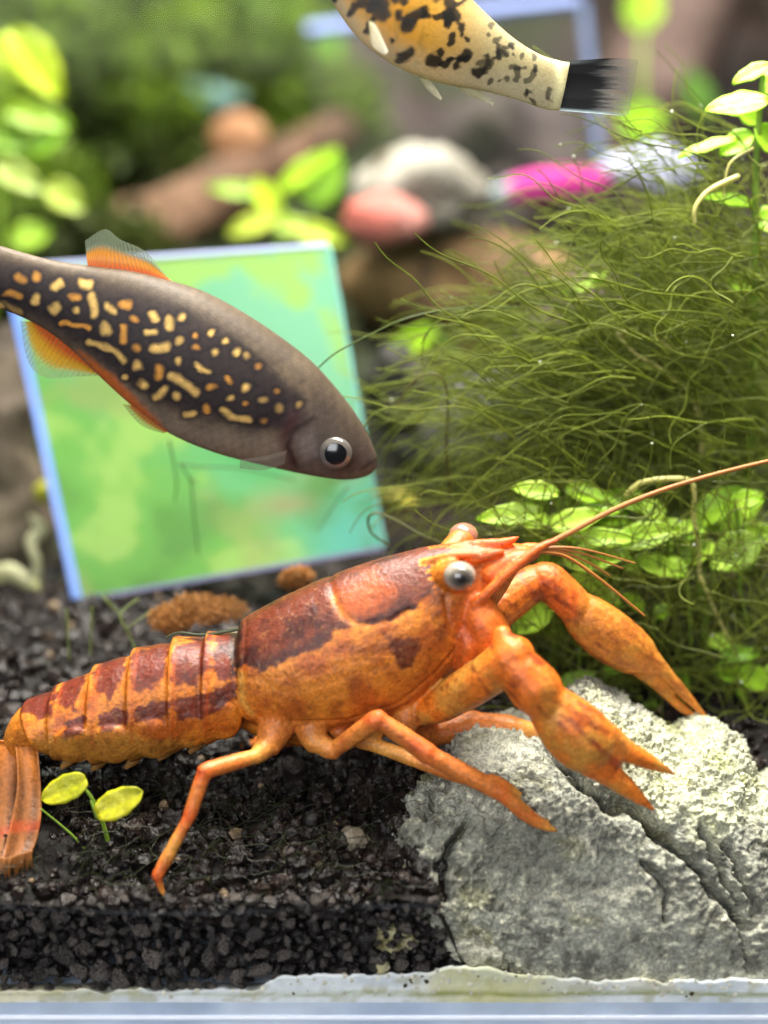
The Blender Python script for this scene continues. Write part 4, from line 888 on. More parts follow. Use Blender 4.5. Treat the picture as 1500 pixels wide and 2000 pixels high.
stone('pale_stone', ell(740, 1884, 22, 16, jag=.06), 0.09, 0.05, ((206, 200, 168), (180, 172, 130)), 'tiny flat cream pebble wedged on the silicone seam', amp=.03, fr=8, seed=44)
stone('rock_chip', ell(920, 1850, 70, 36, jag=.08, rot=.2), 0.18, 0.14, ((150, 148, 132), (190, 188, 168), (110, 108, 90)), 'low grey rubble chip beside the base of the cracked rock', amp=.07, fr=7, seed=47, mat='rock')
stone('pale_stone', ell(690, 1640, 30, 22, jag=.08), 0.45, 0.08, ((110, 100, 84), (150, 140, 124)), 'small grey lump lying on the dark soil under the legs', amp=.05, fr=8, seed=49)

# ---------------------------------------------------------------- leaves and plants
def leaf_mesh(q, L, Wd, a, b, cup=0.15, bend=0.15, n=14, m=9, notch=False):
    """leaf blade: a = direction of its length, b = direction across; a solid about 0.012 cm thick"""
    a = np.asarray(a, float)/np.linalg.norm(a); b = np.asarray(b, float); b = b-a*(a@b); b /= np.linalg.norm(b); nn = np.cross(a, b)
    nn = nn if nn[2] > 0 else -nn; V = []
    for i in range(n):
        s = i/(n-1); wd = Wd/2*max(0.04, math.sin(math.pi*min(1, s*0.97+0.03)**0.85)**(0.75 if not notch else 0.5))
        for j in range(m):
            t = -1+2*j/(m-1); ed = 1+0.04*math.sin(s*23+t*5)
            V.append(q+a*L*s+b*wd*t*ed+nn*(cup*Wd*t*t-bend*L*s*s-0.02*L*math.exp(-(t/0.15)**2)+0.012*L*math.sin(s*14+3*t)*abs(t)))
    V = np.array(V); k = n*m; Vb = V-nn*0.010; F = []
    for i in range(n-1):
        for j in range(m-1):
            c = i*m+j; F.append((c, c+1, c+m+1, c+m)); F.append((k+c, k+c+m, k+c+m+1, k+c+1))
    bd = [i*m for i in range(n)]+[(n-1)*m+j for j in range(1, m)]+[i*m+m-1 for i in range(n-2, -1, -1)]+[j for j in range(m-2, 0, -1)]
    for i in range(len(bd)): p_, q_ = bd[i], bd[(i+1) % len(bd)]; F.append((p_, q_, k+q_, k+p_))
    return np.vstack([V, Vb]), F
G1, G2, G3, G4 = (176, 218, 54), (204, 236, 84), (150, 196, 50), (214, 224, 84)
def leaf(parent, x0, y0, x1, y1, Y, wpx, tilt=0.7, col=G1, cup=0.12, bend=0.1, dy=0.0, side=1, edge=None, rnd=False):
    """a leaf from pixel (x0, y0) to its tip (x1, y1); wpx its seen width; tilt 0 faces the viewer, near 1 lies flat"""
    A = P(x0, y0, Y); B = P(x1, y1, Y+dy); a = B-A; L = np.linalg.norm(a)
    im = np.array([-a[2], 0, a[0]]); im /= np.linalg.norm(im)+1e-9; im = im if im[2] > 0 else -im
    ct = math.sqrt(1-tilt*tilt); b = im*ct+np.array([0, 1, 0])*tilt*side
    Wd = wpx*pxs(Y, y0)/max(ct+0.26*tilt, 0.3)
    V, F = leaf_mesh(A, L, Wd, a, b, cup, bend, notch=rnd); nz = fbm(V*4+x0, 3, 501)
    c = srgb(*col); C = mixc(np.tile(c, (len(V), 1)), c*np.array([0.72, 0.8, 0.6]), sstep(-0.2, 0.5, nz))
    return mk('leaf', V, F, MAT['leaf'], parent=parent, base=A, col=C)
def stem(parent, pp, r=7, mat='stem', name='stem'):
    V, F = ptube(pp, [r*(1-0.4*i/(len(pp)-1)) for i in range(len(pp))], sides=8); return mk(name, V, F, MAT[mat], parent=parent)
def plant(name, label, base, leaves, stems, group=None, cat='plant'):
    root = empty(name, base); tag(root, label, cat, group)
    for s in stems: stem(root, *s) if isinstance(s, tuple) and isinstance(s[0], list) else stem(root, s)
    for l in leaves: leaf(root, *l[:7], **l[7]) if len(l) > 7 else leaf(root, *l)
    return root
def foot(px, py, Y): q = P(px, py, Y); q[2] = H(q[0], Y); return q
# seedling with two round leaves on the soil
fb = on_ground(215, 1650)
YS = fb[1]
sd = plant('seedling', 'tiny seedling with two yellow-green round leaves on dark soil under the tail', fb,
      [(168, 1522, 80, 1562, YS-0.05, 54, 0.45, dict(col=(218, 214, 44), bend=0.02, cup=0.05, rnd=True)), (188, 1590, 278, 1545, YS-0.1, 58, 0.45, dict(col=(216, 212, 44), bend=0.02, cup=0.05, rnd=True))],
      [([(214, 1655, YS), (200, 1605, YS-.03), (180, 1560, YS-.05), (160, 1535, YS-.05)], 5), ([(190, 1595, YS-.08), (178, 1565, YS-.06)], 5), ([(195, 1690, YS), (140, 1630, YS), (80, 1580, YS)], 3)])
# the leafy stems in and behind the thread algae, right side
PY = 2.6
plant('creeping_plant', 'bright green leafy stem rising above the thread algae, widest leaf lit from above', foot(1450, 900, PY),
      [(1505, 128, 1430, 158, PY, 34, .8, dict(col=G2)), (1500, 195, 1378, 212, PY-.2, 56, .75, dict(col=G2, cup=.05, bend=.03)), (1440, 272, 1322, 298, PY-.1, 26, .9, dict(col=G2)), (1470, 262, 1405, 300, PY, 50, .6), (1475, 250, 1530, 300, PY, 60, .6),
       (1490, 180, 1560, 140, PY, 60, .7), (1480, 240, 1440, 216, PY+.1, 40, .6), (1470, 400, 1380, 380, PY, 30, .85), (1478, 440, 1540, 420, PY, 60, .6)],
      [([(1450, 1050, PY+.2), (1470, 800, PY+.1), (1475, 500, PY), (1478, 300, PY), (1490, 150, PY)], 9), ([(1470, 290, PY-.2), (1425, 320, PY-.3), (1412, 385, PY-.3)], 3, 'root', 'root'), ([(1440, 345, PY-.3), (1385, 372, PY-.35), (1358, 405, PY-.4), (1356, 435, PY-.4)], 6, 'root', 'root')])
HANG = plant('creeping_plant', 'bright green leafy stem beside the antenna with a pale hanging root', foot(1380, 1250, 2.2),
      [(1355, 1030, 1240, 1042, 2.1, 40, .8, dict(col=G2)), (1355, 1022, 1448, 950, 2.2, 60, .6, dict(col=G1)), (1395, 1062, 1330, 1100, 2.1, 40, .75, dict(col=G2)), (1480, 1052, 1388, 1110, 1.95, 84, .25, dict(col=(176, 206, 80), cup=.03)), (1400, 1030, 1490, 960, 2.3, 70, .55, dict(col=G2)), (1420, 1050, 1520, 1040, 2.4, 60, .6),
       (1360, 1060, 1270, 1085, 2.2, 34, .85, dict(col=G2)), (1385, 1040, 1420, 985, 2.35, 50, .6)],
      [([(1385, 1280, 2.3), (1372, 1180, 2.2), (1362, 1100, 2.15), (1380, 1030, 2.2), (1400, 960, 2.3)], 8), ([(1225, 965, 1.9), (1260, 940, 1.85), (1340, 936, 1.85), (1356, 960, 1.85), (1354, 1010, 1.9), (1364, 1060, 1.95), (1366, 1130, 2.0)], 6, 'root', 'root'), ([(1366, 1120, 2.0), (1400, 1200, 2.0), (1440, 1280, 2.0), (1490, 1390, 2.0)], 3.5, 'root', 'root')])
plant('creeping_plant', 'low green rosette showing between the two claw arms', foot(1080, 1330, 2.7),
      [(1100, 1180, 1010, 1190, 2.6, 50, .5, dict(col=G2)), (1110, 1120, 1215, 1090, 2.6, 60, .5, dict(col=G1)), (1120, 1100, 1225, 1150, 2.6, 60, .5, dict(col=G2)), (1050, 1010, 960, 1020, 2.8, 36, .8, dict(col=G2)), (1085, 990, 985, 985, 2.9, 44, .7, dict(col=G2)), (1080, 985, 1170, 960, 2.9, 40, .7, dict(col=G2)), (1110, 1060, 1010, 1040, 2.8, 40, .8, dict(col=G2)), (1110, 1040, 1210, 1020, 2.8, 40, .8, dict(col=G2)), (1150, 1260, 1100, 1232, 2.5, 30, .5, dict(col=G4)), (1140, 1200, 1040, 1240, 2.6, 50, .5, dict(col=G1)), (1130, 1010, 1060, 950, 3.0, 44, .6, dict(col=G2))],
      [([(1090, 1380, 2.8), (1105, 1260, 2.7), (1115, 1120, 2.7), (1110, 980, 2.9)], 8)])
LOW = plant('creeping_plant', 'green leafy runner hugging the back of the pale rock crest', foot(1180, 1420, 2.0),
      [(1080, 1345, 1165, 1312, 1.9, 34, .6, dict(col=G1)), (1110, 1370, 1225, 1368, 1.95, 44, .6, dict(col=G1)), (1070, 1398, 975, 1404, 1.9, 44, .5, dict(col=G2)), (1240, 1400, 1330, 1396, 2.0, 60, .4, dict(col=G3)), (1290, 1390, 1340, 1310, 2.1, 66, .3, dict(col=G3)), (1180, 1400, 1130, 1345, 2.1, 30, .6, dict(col=G3))],
      [([(1020, 1420, 2.05), (1120, 1392, 2.0), (1220, 1405, 2.05), (1320, 1420, 2.1)], 6)])
plant('creeping_plant', 'single green leafy shoot low down beside the pale rock crust', foot(1470, 1450, 2.0),
      [(1500, 1340, 1432, 1300, 1.95, 50, .4, dict(col=G1)), (1500, 1345, 1545, 1290, 2.0, 60, .4, dict(col=G2)), (1490, 1380, 1440, 1350, 2.0, 30, .7, dict(col=G1))],
      [([(1500, 1460, 2.0), (1505, 1400, 2.0), (1500, 1320, 2.0)], 7)])
plant('creeping_plant', 'small bright leaves buried in the middle of the thread algae', foot(1200, 900, 3.2),
      [(1175, 552, 1100, 566, 3.0, 22, .85, dict(col=G2)), (1150, 545, 1190, 530, 3.0, 16, .85, dict(col=G2)), (1470, 560, 1420, 545, 3.0, 40, .6, dict(col=G1)), (1090, 770, 1160, 750, 3.2, 20, .85, dict(col=G2)), (1370, 890, 1400, 860, 2.6, 30, .5, dict(col=G4)), (1370, 900, 1395, 920, 2.6, 24, .5, dict(col=G4))],
      [([(1200, 1050, 3.2), (1190, 800, 3.2), (1165, 560, 3.1)], 5), ([(1370, 900, 2.5), (1368, 830, 2.4), (1345, 770, 2.4), (1290, 720, 2.4), (1240, 690, 2.4), (1205, 652, 2.4)], 4.5, 'root', 'root'), ([(1206, 652, 2.4), (1250, 645, 2.4), (1310, 680, 2.4)], 4, 'root', 'root')])
CROWD = plant('creeping_plant', 'crowded bright leaves right behind the far claw arm', foot(1060, 1330, 2.1),
      [(1060, 1000, 930, 1010, 1.82, 46, .6, dict(col=G2)), (1075, 1030, 1180, 1000, 1.82, 48, .6, dict(col=G2)), (1090, 965, 1000, 950, 1.86, 40, .6, dict(col=G2)), (1100, 1100, 1230, 1075, 1.82, 56, .75, dict(col=G2)), (1110, 1130, 1215, 1180, 1.86, 66, .72, dict(col=G2)), (1080, 1180, 1000, 1235, 1.82, 60, .72, dict(col=G2)), (1120, 1050, 1250, 1050, 1.82, 40, .6, dict(col=G2)), (1200, 1060, 1330, 1030, 1.86, 56, .5, dict(col=G2)), (1240, 1090, 1340, 1120, 1.86, 44, .6, dict(col=G2)), (1270, 990, 1180, 960, 2.2, 44, .6, dict(col=G1))],
      [([(1070, 1360, 2.2), (1090, 1180, 2.1), (1090, 960, 2.1)], 7), ([(1095, 1100, 1.88), (1200, 1060, 1.88), (1290, 980, 2.2)], 6)])
for k in range(22):
    x0 = random.uniform(960, 1480); y0 = random.uniform(950, 1120); a_ = random.uniform(0, 6.28); L_ = random.uniform(55, 95); Yk = random.uniform(1.8, 2.2)
    pl = CROWD if x0 < 1230 else HANG
    leaf(pl, x0, y0, x0+L_*math.cos(a_), y0+0.45*L_*math.sin(a_), Yk, random.uniform(26, 44), random.uniform(.6, .85), random.choice((G1, G2, G2)))
    stem(pl, [(x0, y0, Yk), (x0+random.uniform(-8, 8), y0+random.uniform(40, 90), Yk+.05), (x0+random.uniform(-20, 20), y0+random.uniform(110, 170), Yk+.1)], 3.5)
for k in range(16):
    x0 = random.uniform(1060, 1500); y0 = random.uniform(1180, 1420); a_ = random.uniform(0, 6.28); L_ = random.uniform(50, 85); Yk = random.uniform(1.85, 2.3)
    leaf(LOW, x0, y0, x0+L_*math.cos(a_), y0+0.5*L_*math.sin(a_), Yk, random.uniform(26, 44), random.uniform(.6, .8), random.choice((G1, G3, G2)))
    stem(LOW, [(x0, y0, Yk), (x0+random.uniform(-8, 8), y0+random.uniform(30, 60), Yk+.05), (x0+random.uniform(-20, 20), y0+random.uniform(70, 110), Yk+.1)], 3.0)
# leaf litter in the blur behind
plant('floating_leaf_sprig', 'blurred yellow-green sprig rising above the green tile', (lambda q: np.array([q[0], q[1], HB(np.array([q[0]]), np.array([q[1]]))[0]]))(P(560, 480, 6.0)),
      [(545, 370, 660, 285, 6.0, 44, .3, dict(col=(170, 206, 40))), (600, 400, 660, 290, 6.1, 90, .1, dict(col=(134, 178, 50))), (540, 420, 500, 345, 6.0, 50, .2, dict(col=(190, 214, 40))), (520, 380, 400, 360, 6.1, 34, .6, dict(col=(150, 180, 50))), (545, 420, 440, 455, 5.9, 44, .4, dict(col=(196, 206, 80))), (560, 440, 680, 470, 5.9, 44, .4, dict(col=(186, 204, 50))), (540, 440, 600, 440, 5.9, 40, .4, dict(col=(170, 200, 50)))],
      [([(555, 520, 6.0), (545, 430, 6.0), (560, 370, 6.0)], 8)])
plant('floating_leaf_sprig', 'lone blurred yellow leaf hanging in the dark gap behind the algae', P(800, 900, 5.4),
      [(850, 640, 745, 705, 4.9, 50, .2, dict(col=(176, 216, 40))), (760, 700, 770, 770, 5.0, 30, .3, dict(col=(110, 140, 50))), (850, 650, 900, 700, 5.0, 30, .5, dict(col=(100, 120, 50)))],
      [([(800, 900, 5.4), (840, 780, 5.2), (850, 650, 5.0)], 5)])
plant('floating_leaf_sprig', 'large blurred pale green leaves along the left side of the moss', P(0, 560, 6.0),
      [(20, 60, 120, 190, 6.0, 90, .2, dict(col=(200, 220, 50))), (-20, 80, 60, 150, 6.0, 80, .2, dict(col=(200, 220, 50))), (10, 215, 140, 240, 6.0, 60, .3, dict(col=(166, 200, 50))), (60, 300, 130, 235, 6.0, 50, .3, dict(col=(150, 196, 60))), (-10, 320, 85, 372, 5.6, 54, .2, dict(col=(190, 206, 110))), (90, 360, 165, 410, 5.8, 60, .2, dict(col=(190, 206, 90))), (20, 470, 100, 450, 6.0, 56, .3, dict(col=(160, 196, 60))), (-30, 250, 60, 290, 6.0, 60, .2, dict(col=(140, 186, 50)))],
      [([(-20, 620, 6.0), (0, 400, 6.0), (-10, 100, 6.0)], 10)])
plant('floating_leaf_sprig', 'blurred bright leaf tips at the back beside the brown log', P(1250, 420, 8.0),
      [(1250, 60, 1265, -40, 8.0, 80, .2, dict(col=(166, 200, 50))), (1250, 270, 1256, 190, 7.6, 90, .2, dict(col=(160, 210, 40))), (1380, 230, 1340, 130, 8.0, 60, .3, dict(col=(90, 130, 50)))],
      [([(1256, 440, 8.0), (1252, 260, 7.8), (1256, 20, 8.0)], 8)])
plant('floating_leaf_sprig', 'blurred lime leaves under the top edge of the glass behind the flecked fish', P(520, 300, 9.0),
      [(470, 90, 560, 10, 9.0, 130, .2, dict(col=(140, 190, 40))), (560, 60, 480, -40, 9.0, 110, .2, dict(col=(130, 180, 40))), (300, 140, 420, 150, 9.0, 60, .4, dict(col=(130, 170, 50))), (600, 130, 660, 60, 9.0, 70, .3, dict(col=(120, 180, 40)))],
      [([(540, 320, 9.0), (520, 150, 9.0), (520, 0, 9.0)], 10)])

# ---------------------------------------------------------------- thread algae
def strands(specs, sides=3):
    """specs: list of (points n x 3, r0, r1, colour); all strands of one length n joined into one mesh"""
    Vs, Fs, Cs = [], [], []; off = 0
    a = np.linspace(0, 2*math.pi, sides, endpoint=False)
    for pts, r0, r1, c in specs:
        n = len(pts); T = np.gradient(pts, axis=0); T /= np.linalg.norm(T, axis=1)[:, None]+1e-9
        b = np.cross(T, [0.13, 1, 0.21]); b /= np.linalg.norm(b, axis=1)[:, None]+1e-9; u = np.cross(T, b); r = np.linspace(r0, r1, n)[:, None]
        R = np.stack([pts+r*(math.cos(x)*b+math.sin(x)*u) for x in a], 1).reshape(-1, 3)
        i = np.arange(n-1)[:, None]*sides; j = np.arange(sides)[None]; k = (j+1) % sides
        F = np.stack([i+j, i+k, i+sides+k, i+sides+j], -1).reshape(-1, 4)+off; off += n*sides
        Vs.append(R); Fs.append(F); Cs.append(np.tile(c, (n*sides, 1)))
    return np.vstack(Vs), np.vstack(Fs), np.vstack(Cs)
def strand_path(x, y, Y, L, th, turn, wob, dY, n=18):
    t = np.linspace(0, 1, n); ph = random.uniform(0, 6.28); f = random.uniform(1.0, 2.4)
    ang = np.radians(th+turn*t**1.5)+wob*np.sin(f*2*math.pi*t+ph); st = L/(n-1)
    px = x+np.concatenate([[0], np.cumsum(np.cos(ang[:-1])*st)]); py = y-np.concatenate([[0], np.cumsum(np.sin(ang[:-1])*st)])
    return np.array([P(a, b, Y+dY*k) for a, b, k in zip(px, py, t)])
def algae_color():
    k = random.random(); c = srgb(98, 112, 30)*(1-k)+srgb(158, 170, 66)*k
    return c*random.uniform(0.75, 1.2)
R1 = pxs(2.5)
sp = []
for k in range(820):      # the mane that trails to the left
    y = random.triangular(380, 1060, 800); x = random.uniform(1130, 1560); Y = random.triangular(2.0, 4.4, 2.3)
    L = random.triangular(150, 560, 260)*(0.6+0.6*(y-380)/680); th = random.gauss(158-(y-700)*0.03, 20); turn = random.gauss(58, 42)
    sp.append((strand_path(x, y, Y, L, th, turn, random.uniform(.08, .45), random.uniform(-.4, .4)), R1*2.2, R1*1.1, algae_color()))
for k in range(520):       # crown of the clump on the right, rising and tangled
    x = random.uniform(1200, 1600); y = random.uniform(420, 960); Y = random.triangular(2.1, 4.4, 2.4)
    sp.append((strand_path(x, y, Y, random.uniform(90, 300), random.uniform(60, 240), random.gauss(40, 70), random.uniform(.1, .5), random.uniform(-.5, .5)), R1*1.9, R1*1.2, algae_color()))
for k in range(1050):       # looser threads below, behind the claws
    x = random.uniform(980, 1580); y = random.uniform(1060, 1450); Y = random.triangular(1.75, 3.4, 1.9)
    sp.append((strand_path(x, y, Y, random.uniform(80, 300), random.uniform(0, 360), random.gauss(20, 60), random.uniform(.1, .4), random.uniform(-.4, .4)), R1*1.6, R1*1.1, algae_color()*0.95))
for k in range(240):       # long loose ends reaching left over the dark gap
    y = random.uniform(620, 1040); x = random.uniform(960, 1260); Y = random.uniform(1.9, 3.2)
    sp.append((strand_path(x, y, Y, random.uniform(140, 380), random.gauss(160, 16), random.gauss(55, 35), random.uniform(.05, .35), random.uniform(-.3, .3)), R1*2.2, R1*1.1, algae_color()))
for k in range(170):       # fine threads lying over the leaf tops
    x = random.uniform(940, 1500); y = random.uniform(940, 1200); Y = random.uniform(1.68, 1.8)
    sp.append((strand_path(x, y, Y, random.uniform(60, 220), random.uniform(0, 360), random.gauss(40, 60), random.uniform(.1, .4), random.uniform(-.05, .05)), R1*1.3, R1*0.9, algae_color()*0.8))
for k in range(70):        # thin top wisps
    x = random.uniform(1250, 1520); y = random.uniform(240, 480); Y = random.uniform(2.2, 3.4)
    sp.append((strand_path(x, y, Y, random.uniform(80, 340), random.gauss(165, 22), random.gauss(25, 30), random.uniform(.1, .4), 0.2), R1*1.7, R1*1.0, algae_color()))
V, F, C = strands(sp)
o = mk('thread_algae', V, F, MAT['algae'], base=foot(1350, 1200, 2.8), col=C); tag(o, 'dense mane of dark green thread algae trailing beside the leafy stems', 'algae', kind='stuff')
k = rng.integers(0, len(V), 170); k = k[V[k][:, 1] < 3.0]
vb, fb_ = icos(2); bp = V[k]+rng.normal(0, 0.01, (len(k), 3))
V2, F2, _ = scatter_shapes([(vb, fb_)], bp, rng.uniform(0.005, 0.011, len(k)), 77)
tag(mk('air_bubbles', V2, F2, M('bubble', srgb(226, 232, 214), 0.05, 5, 0.1, 0.8, coat=0.5), base=bp.mean(0)), 'tiny bright air bubbles caught in the thread algae', 'bubbles', kind='stuff')
# single threads that can be told apart
def thread(pp, label, r=1.9, col=(86, 104, 36), kids=()):
    q = catmull(np.array([P(*a) for a in pp]), 40); V, F, C = strands([(q, pxs(pp[0][2])*r, pxs(pp[0][2])*r*0.7, srgb(*col))], 6)
    o = mk('algae_thread', V, F, MAT['algae'], col=C); tag(o, label, 'algae thread')
    for kk in kids:
        q = catmull(np.array([P(*a) for a in kk]), 20); V, F, C = strands([(q, pxs(kk[0][2])*r*0.9, pxs(kk[0][2])*r*0.6, srgb(*col))], 5)
        mk('side_thread', V, F, MAT['algae'], parent=o, col=C)
    return o
thread([(1010, 600, 2.3), (900, 602, 2.2), (800, 620, 2.1), (720, 655, 2.05), (655, 690, 2.0), (618, 722, 2.0)], 'long thin algae thread reaching over the back of the spotted fish')
thread([(350, 905, 2.9), (372, 940, 2.9), (378, 1000, 2.9), (388, 1085, 2.9)], 'dark branched thread hanging in front of the green tile below the fish belly', 1.8, (60, 66, 30), ([(352, 906, 2.9), (395, 912, 2.9), (470, 915, 2.9), (575, 938, 2.9)], [(330, 860, 2.9), (345, 940, 2.9), (340, 980, 2.9)], [(372, 935, 2.9), (385, 945, 2.9)]))
thread([(680, 950, 2.8), (650, 990, 2.8), (622, 1035, 2.8)], 'short algae thread below the mouth of the spotted fish', 1.5)
thread([(905, 1075, 1.9), (830, 1048, 1.9), (780, 1020, 1.95), (740, 1003, 2.0), (720, 1010, 2.0), (725, 1040, 2.0), (760, 1065, 2.0)], 'hooked algae thread curling above the crayfish back', 3.0, (96, 100, 44))
thread([(880, 975, 2.2), (872, 880, 2.2), (875, 800, 2.2), (868, 745, 2.2), (840, 730, 2.2), (800, 752, 2.2), (770, 800, 2.2)], 'brownish stalk thread standing in the dark gap by the mane', 2.6, (96, 84, 44))
thread([(270, 1170, 2.2), (235, 1200, 2.0), (250, 1235, 1.9), (270, 1280, 1.8)], 'forked green thread between the tile foot and the tail', 3.0, (104, 118, 52), ([(200, 1165, 2.4), (240, 1205, 2.1)], [(300, 1190, 2.1), (245, 1230, 1.9)], [(130, 1190, 2.2), (135, 1290, 2.0)], [(180, 1185, 2.2), (176, 1280, 2.0)]))
thread([(470, 1228, 1.0), (400, 1240, 1.0), (350, 1236, 1.02), (325, 1246, 1.02)], 'grey-green thread lying along the crayfish back', 4.0, (86, 92, 66))
sp = []
for k in range(170):
    q = on_ground(random.uniform(60, 780), random.uniform(1560, 1760)); n = 14; t = np.linspace(0, 1, n)[:, None]; a = random.uniform(0, 6.28); L = random.uniform(.2, .7)
    d = np.array([math.cos(a), 0.5*math.sin(a), 0]); pts = q+d*L*t+np.array([0, 0, 1])*(0.03+0.16*np.sin(t*math.pi)*random.random())+0.03*np.sin(t*9+a)
    pts[:, 1] = np.maximum(pts[:, 1], 0.02); sp.append((pts, 0.0045, 0.003, srgb(52, 58, 26)*random.uniform(.6, 1.2)))
V, F, C = strands(sp); tag(mk('soil_threads', V, F, MAT['algae'], base=(0, 0, 0.9), col=C), 'thin dark green threads creeping over the black soil under the crayfish', 'algae', kind='stuff')

# ---------------------------------------------------------------- mossy and stony things in the blur
def clump(name, label, blobs, cols, nleaf, size, cat='moss', seed=1, group=None):
    """clump of tiny leaves filling some ellipsoids: (px, py, Y, rx px, ry px, depth cm)"""
    r_ = np.random.default_rng(seed); Ps, Cs = [], []
    for (px, py, Y, rx, ry, dp) in blobs:
        q = P(px, py, Y); s = pxs(Y, py); u = r_.normal(size=(nleaf, 3)); u /= np.linalg.norm(u, axis=1)[:, None]; u *= (r_.random(nleaf)**0.45)[:, None]
        w_ = q+u*np.array([rx*s, dp, ry*s]); w_ += 0.12*np.column_stack([fbm(w_*1.5+k*9, 2, seed+k) for k in range(3)]); Ps.append(w_)
    Ps = np.vstack(Ps); n = len(Ps); tri = np.array([[0, 0, 0], [0.5, 0.28, 0.05], [1.0, 0, -0.05], [0.5, -0.28, 0.05]])
    f = np.array([[0, 1, 2], [0, 2, 3]]); k = (0.5+0.5*fbm(Ps*1.1, 3, seed+9))[:, None]; k = np.clip((k-0.5)*1.8+0.5, 0, 1)
    C = srgb(*cols[0])*(1-k)+srgb(*cols[1])*k; C = C*r_.uniform(0.6, 1.3, (n, 1))
    V, F, C = scatter_shapes([(tri, f)], Ps, r_.uniform(0.5, 1.3, n)*size, seed, C)
    base = np.array([V[:, 0].mean(), V[:, 1].mean(), V[:, 2].min()])
    o = mk(name, V, F, MAT['moss'], base=base, smooth=False, col=C); tag(o, label, cat, group); return o
MG = ((36, 48, 14), (110, 138, 34))
clump('moss_clump', 'big blurred olive moss cushion filling the top left corner', [(170, 160, 8.0, 240, 190, 1.0), (60, 420, 7.2, 170, 130, .8), (-60, 250, 7.5, 160, 200, .8)], MG, 2600, 0.26, seed=11)
clump('moss_clump', 'blurred green moss cushion left of the flecked fish', [(470, 90, 9.2, 200, 140, 1.0), (620, 200, 9.2, 120, 100, .8)], ((56, 72, 18), (124, 154, 36)), 2400, 0.28, seed=12)
clump('moss_clump', 'dark moss strip under the lime leaves at mid left', [(330, 330, 8.2, 180, 90, .7), (180, 470, 7.0, 160, 70, .6)], ((40, 48, 20), (84, 96, 34)), 1800, 0.24, seed=13)
clump('algae_mound', 'dark green algae mound behind the thread mane', [(1420, 720, 5.4, 260, 230, .9), (1300, 920, 5.2, 280, 150, .7), (1350, 1200, 4.4, 330, 190, .6)], ((26, 32, 12), (62, 78, 24)), 1500, 0.22, cat='algae', seed=14)
clump('mulm_clump', 'rust-brown fluffy mulm lump lying behind the crayfish back', [(415, 1185, 2.1, 75, 34, .22), (345, 1215, 2.0, 60, 30, .2), (575, 1124, 2.3, 34, 26, .14)], ((140, 96, 50), (196, 140, 78)), 3600, 0.03, cat='mulm', seed=15)
clump('moss_clump', 'brown-green moss tuft between the dome stone and the thread mane', [(880, 640, 6.4, 200, 80, .5), (960, 760, 6.0, 140, 90, .5)], ((54, 42, 26), (92, 84, 40)), 1700, 0.2, seed=16)
def log(label, pp, rp, cols, seed):
    V, F = ptube(pp, rp, sides=40, n=80); F3 = [f for f in F]
    c = np.repeat(catmull(np.array([P(*a) for a in pp]), 80), 40, 0)
    nn = fbm(V*np.array([2, 2, 2.0]), 4, seed); N2 = V-V.mean(0); 
    V = V+0.16*np.column_stack([fbm(V*1.6+k*5, 3, seed+k) for k in range(3)])
    k = sstep(-0.3, 0.3, fbm(V*np.array([1.5, 1.5, 1.5]), 4, seed+5)); C = mixc(np.tile(srgb(*cols[0]), (len(V), 1)), srgb(*cols[1]), k)
    o = mk('driftwood', V, F, MAT['wood'], col=C); tag(o, label, 'driftwood'); return o
log('brown driftwood branch slanting under the moss above the green tile', [(60, 560, 7.4), (220, 480, 7.2), (380, 400, 7.2), (520, 330, 7.6), (660, 260, 8.2)], [70, 66, 60, 50, 40], ((62, 44, 32), (98, 74, 56)), 21)
log('grey-brown upright driftwood log behind the top leaves on the right', [(1180, 420, 8.4), (1250, 250, 8.6), (1320, 60, 8.8), (1400, -160, 9.0)], [90, 100, 110, 100], ((56, 44, 38), (86, 70, 64)), 22)
log('dark driftwood stump beside the blue edge of the green tile', [(10, 1230, 4.9), (20, 1050, 4.9), (-10, 860, 5.0), (30, 690, 5.2)], [80, 90, 70, 60], ((44, 36, 28), (96, 84, 70)), 23)
log('thick dark root arching over the magenta strip', [(820, 330, 7.6), (960, 250, 7.4), (1080, 280, 7.2), (1150, 420, 7.0)], [60, 74, 80, 70], ((40, 34, 34), (58, 50, 48)), 24)
stone('dome_stone', ell(820, 380, 135, 92, jag=.03), 6.2, 0.55, ((84, 80, 72), (124, 120, 110), (66, 58, 44)), 'blurred off-white domed stone behind the glass tiles', seed=61, fr=1.6, amp=.12)
stone('pink_stone', ell(748, 432, 84, 52, jag=.04), 5.8, 0.34, ((150, 78, 68), (140, 96, 88)), 'blurred salmon pink stone in front of the white dome', seed=63, fr=2)
stone('tan_pebble', ell(466, 272, 58, 52, jag=.02), 7.6, 0.28, ((150, 116, 84), (118, 82, 54)), 'round tan pebble in front of the dark moss', 'pebble', seed=65, fr=2, amp=.04)
stone('brown_stone', ell(900, 540, 230, 100, jag=.05), 6.4, 0.6, ((84, 62, 38), (112, 88, 56), (64, 50, 34)), 'wide brown stone under the white dome', seed=67, fr=1.2, amp=.18)
stone('grey_stone', ell(930, 850, 130, 120, jag=.06), 5.2, 0.5, ((58, 56, 56), (92, 88, 88), (50, 54, 34)), 'dim grey stone in the dark gap behind the thread ends', seed=69, fr=1.5, amp=.14)
stone('slate_piece', ell(370, 195, 110, 34, jag=.04), 8.4, 0.25, ((76, 104, 100), (92, 120, 112)), 'flat blue-green slate piece sunk in the moss', seed=71, fr=1.5, amp=.06)
stone('dark_stone', ell(780, 760, 70, 90, jag=.06), 4.9, 0.3, ((30, 28, 24), (54, 50, 38)), 'black stone just behind the right side of the green tile', seed=73, fr=2, amp=.08)
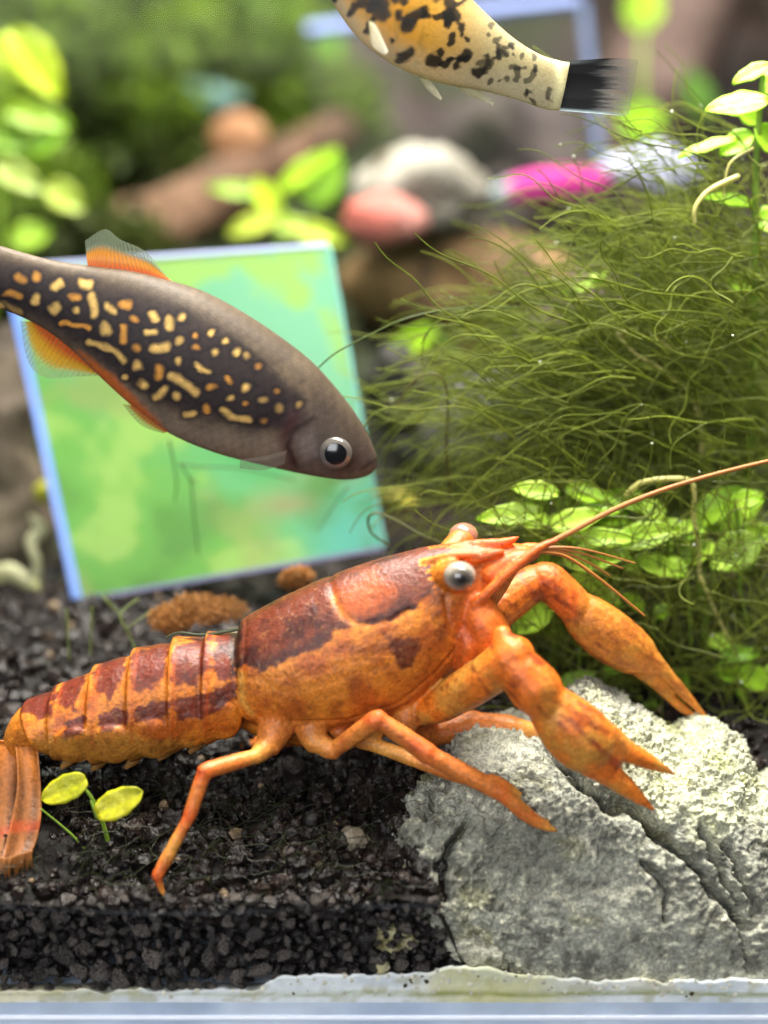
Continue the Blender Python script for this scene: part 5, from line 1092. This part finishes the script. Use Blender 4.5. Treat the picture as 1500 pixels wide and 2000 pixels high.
stone('grey_stone', ell(1120, 640, 140, 110, jag=.05), 6.4, 0.5, ((96, 78, 76), (120, 102, 102)), 'mauve grey stone veiled by the thread mane', seed=75, fr=1.5, amp=.12)
stone('white_chunk', [(1170, 322), (1240, 300), (1330, 306), (1372, 340), (1350, 356), (1250, 352), (1180, 350)], 6.6, 0.3, ((130, 132, 160), (156, 158, 184)), 'pale lavender stone chunk behind the top leaf stem', seed=77, fr=1, amp=.02)
V, F = ptube([(968, 382, 6.3), (1020, 366, 6.3), (1090, 358, 6.3), (1168, 356, 6.4)], [20, 26, 30, 26], flat=0.5, sides=18)
mg = mk('magenta_strip', V, F, MAT['stone'], col=mixc(np.tile(srgb(170, 44, 120), (len(V), 1)), srgb(120, 136, 136), 1-sstep(P(975, 380, 6.3)[0], P(1010, 380, 6.3)[0], V[:, 0])))
tag(mg, 'bright magenta plastic strip beside the white dome stone', 'strip')
# pale curled leaf ring and its stalk by the stump
r_ = empty('curled_leaf', P(40, 1190, 3.9)); tag(r_, 'pale yellow curled dead leaf beside the dark stump', 'leaf')
V, F = ptube([(-20, 1128, 3.9), (20, 1116, 3.85), (62, 1140, 3.8), (72, 1100, 3.8), (60, 1060, 3.85), (80, 1035, 3.9), (62, 1010, 3.9)], [16, 18, 12, 9, 12, 14, 6], flat=0.6, sides=14); mk('stalk', V, F, MAT['leaf'], parent=r_, col=np.tile(srgb(190, 190, 150), (len(V), 1)))
V, F = ptube([(70, 1140, 3.8), (66, 1180, 3.8), (30, 1192, 3.85), (-10, 1180, 3.9), (-30, 1150, 3.9)], [10, 14, 16, 14, 10], flat=1.4, sides=14); mk('rim', V, F, MAT['leaf'], parent=r_, col=np.tile(srgb(206, 206, 150), (len(V), 1)))
for k, (px, py, Y, r0, c0, lb) in enumerate(((95, 960, 4.6, 26, (150, 146, 40), 'yellow algae spot stuck on the dark stump'), (770, 975, 4.4, 40, (150, 140, 50), 'yellow-brown dead leaf scrap behind the corner of the green tile'))):
    stone('leaf_scrap', ell(px, py, r0, r0*.6, jag=.1), Y, .08, (c0, tuple(int(v*.7) for v in c0)), lb, 'leaf scrap', sub=4, seed=81+k, fr=4)
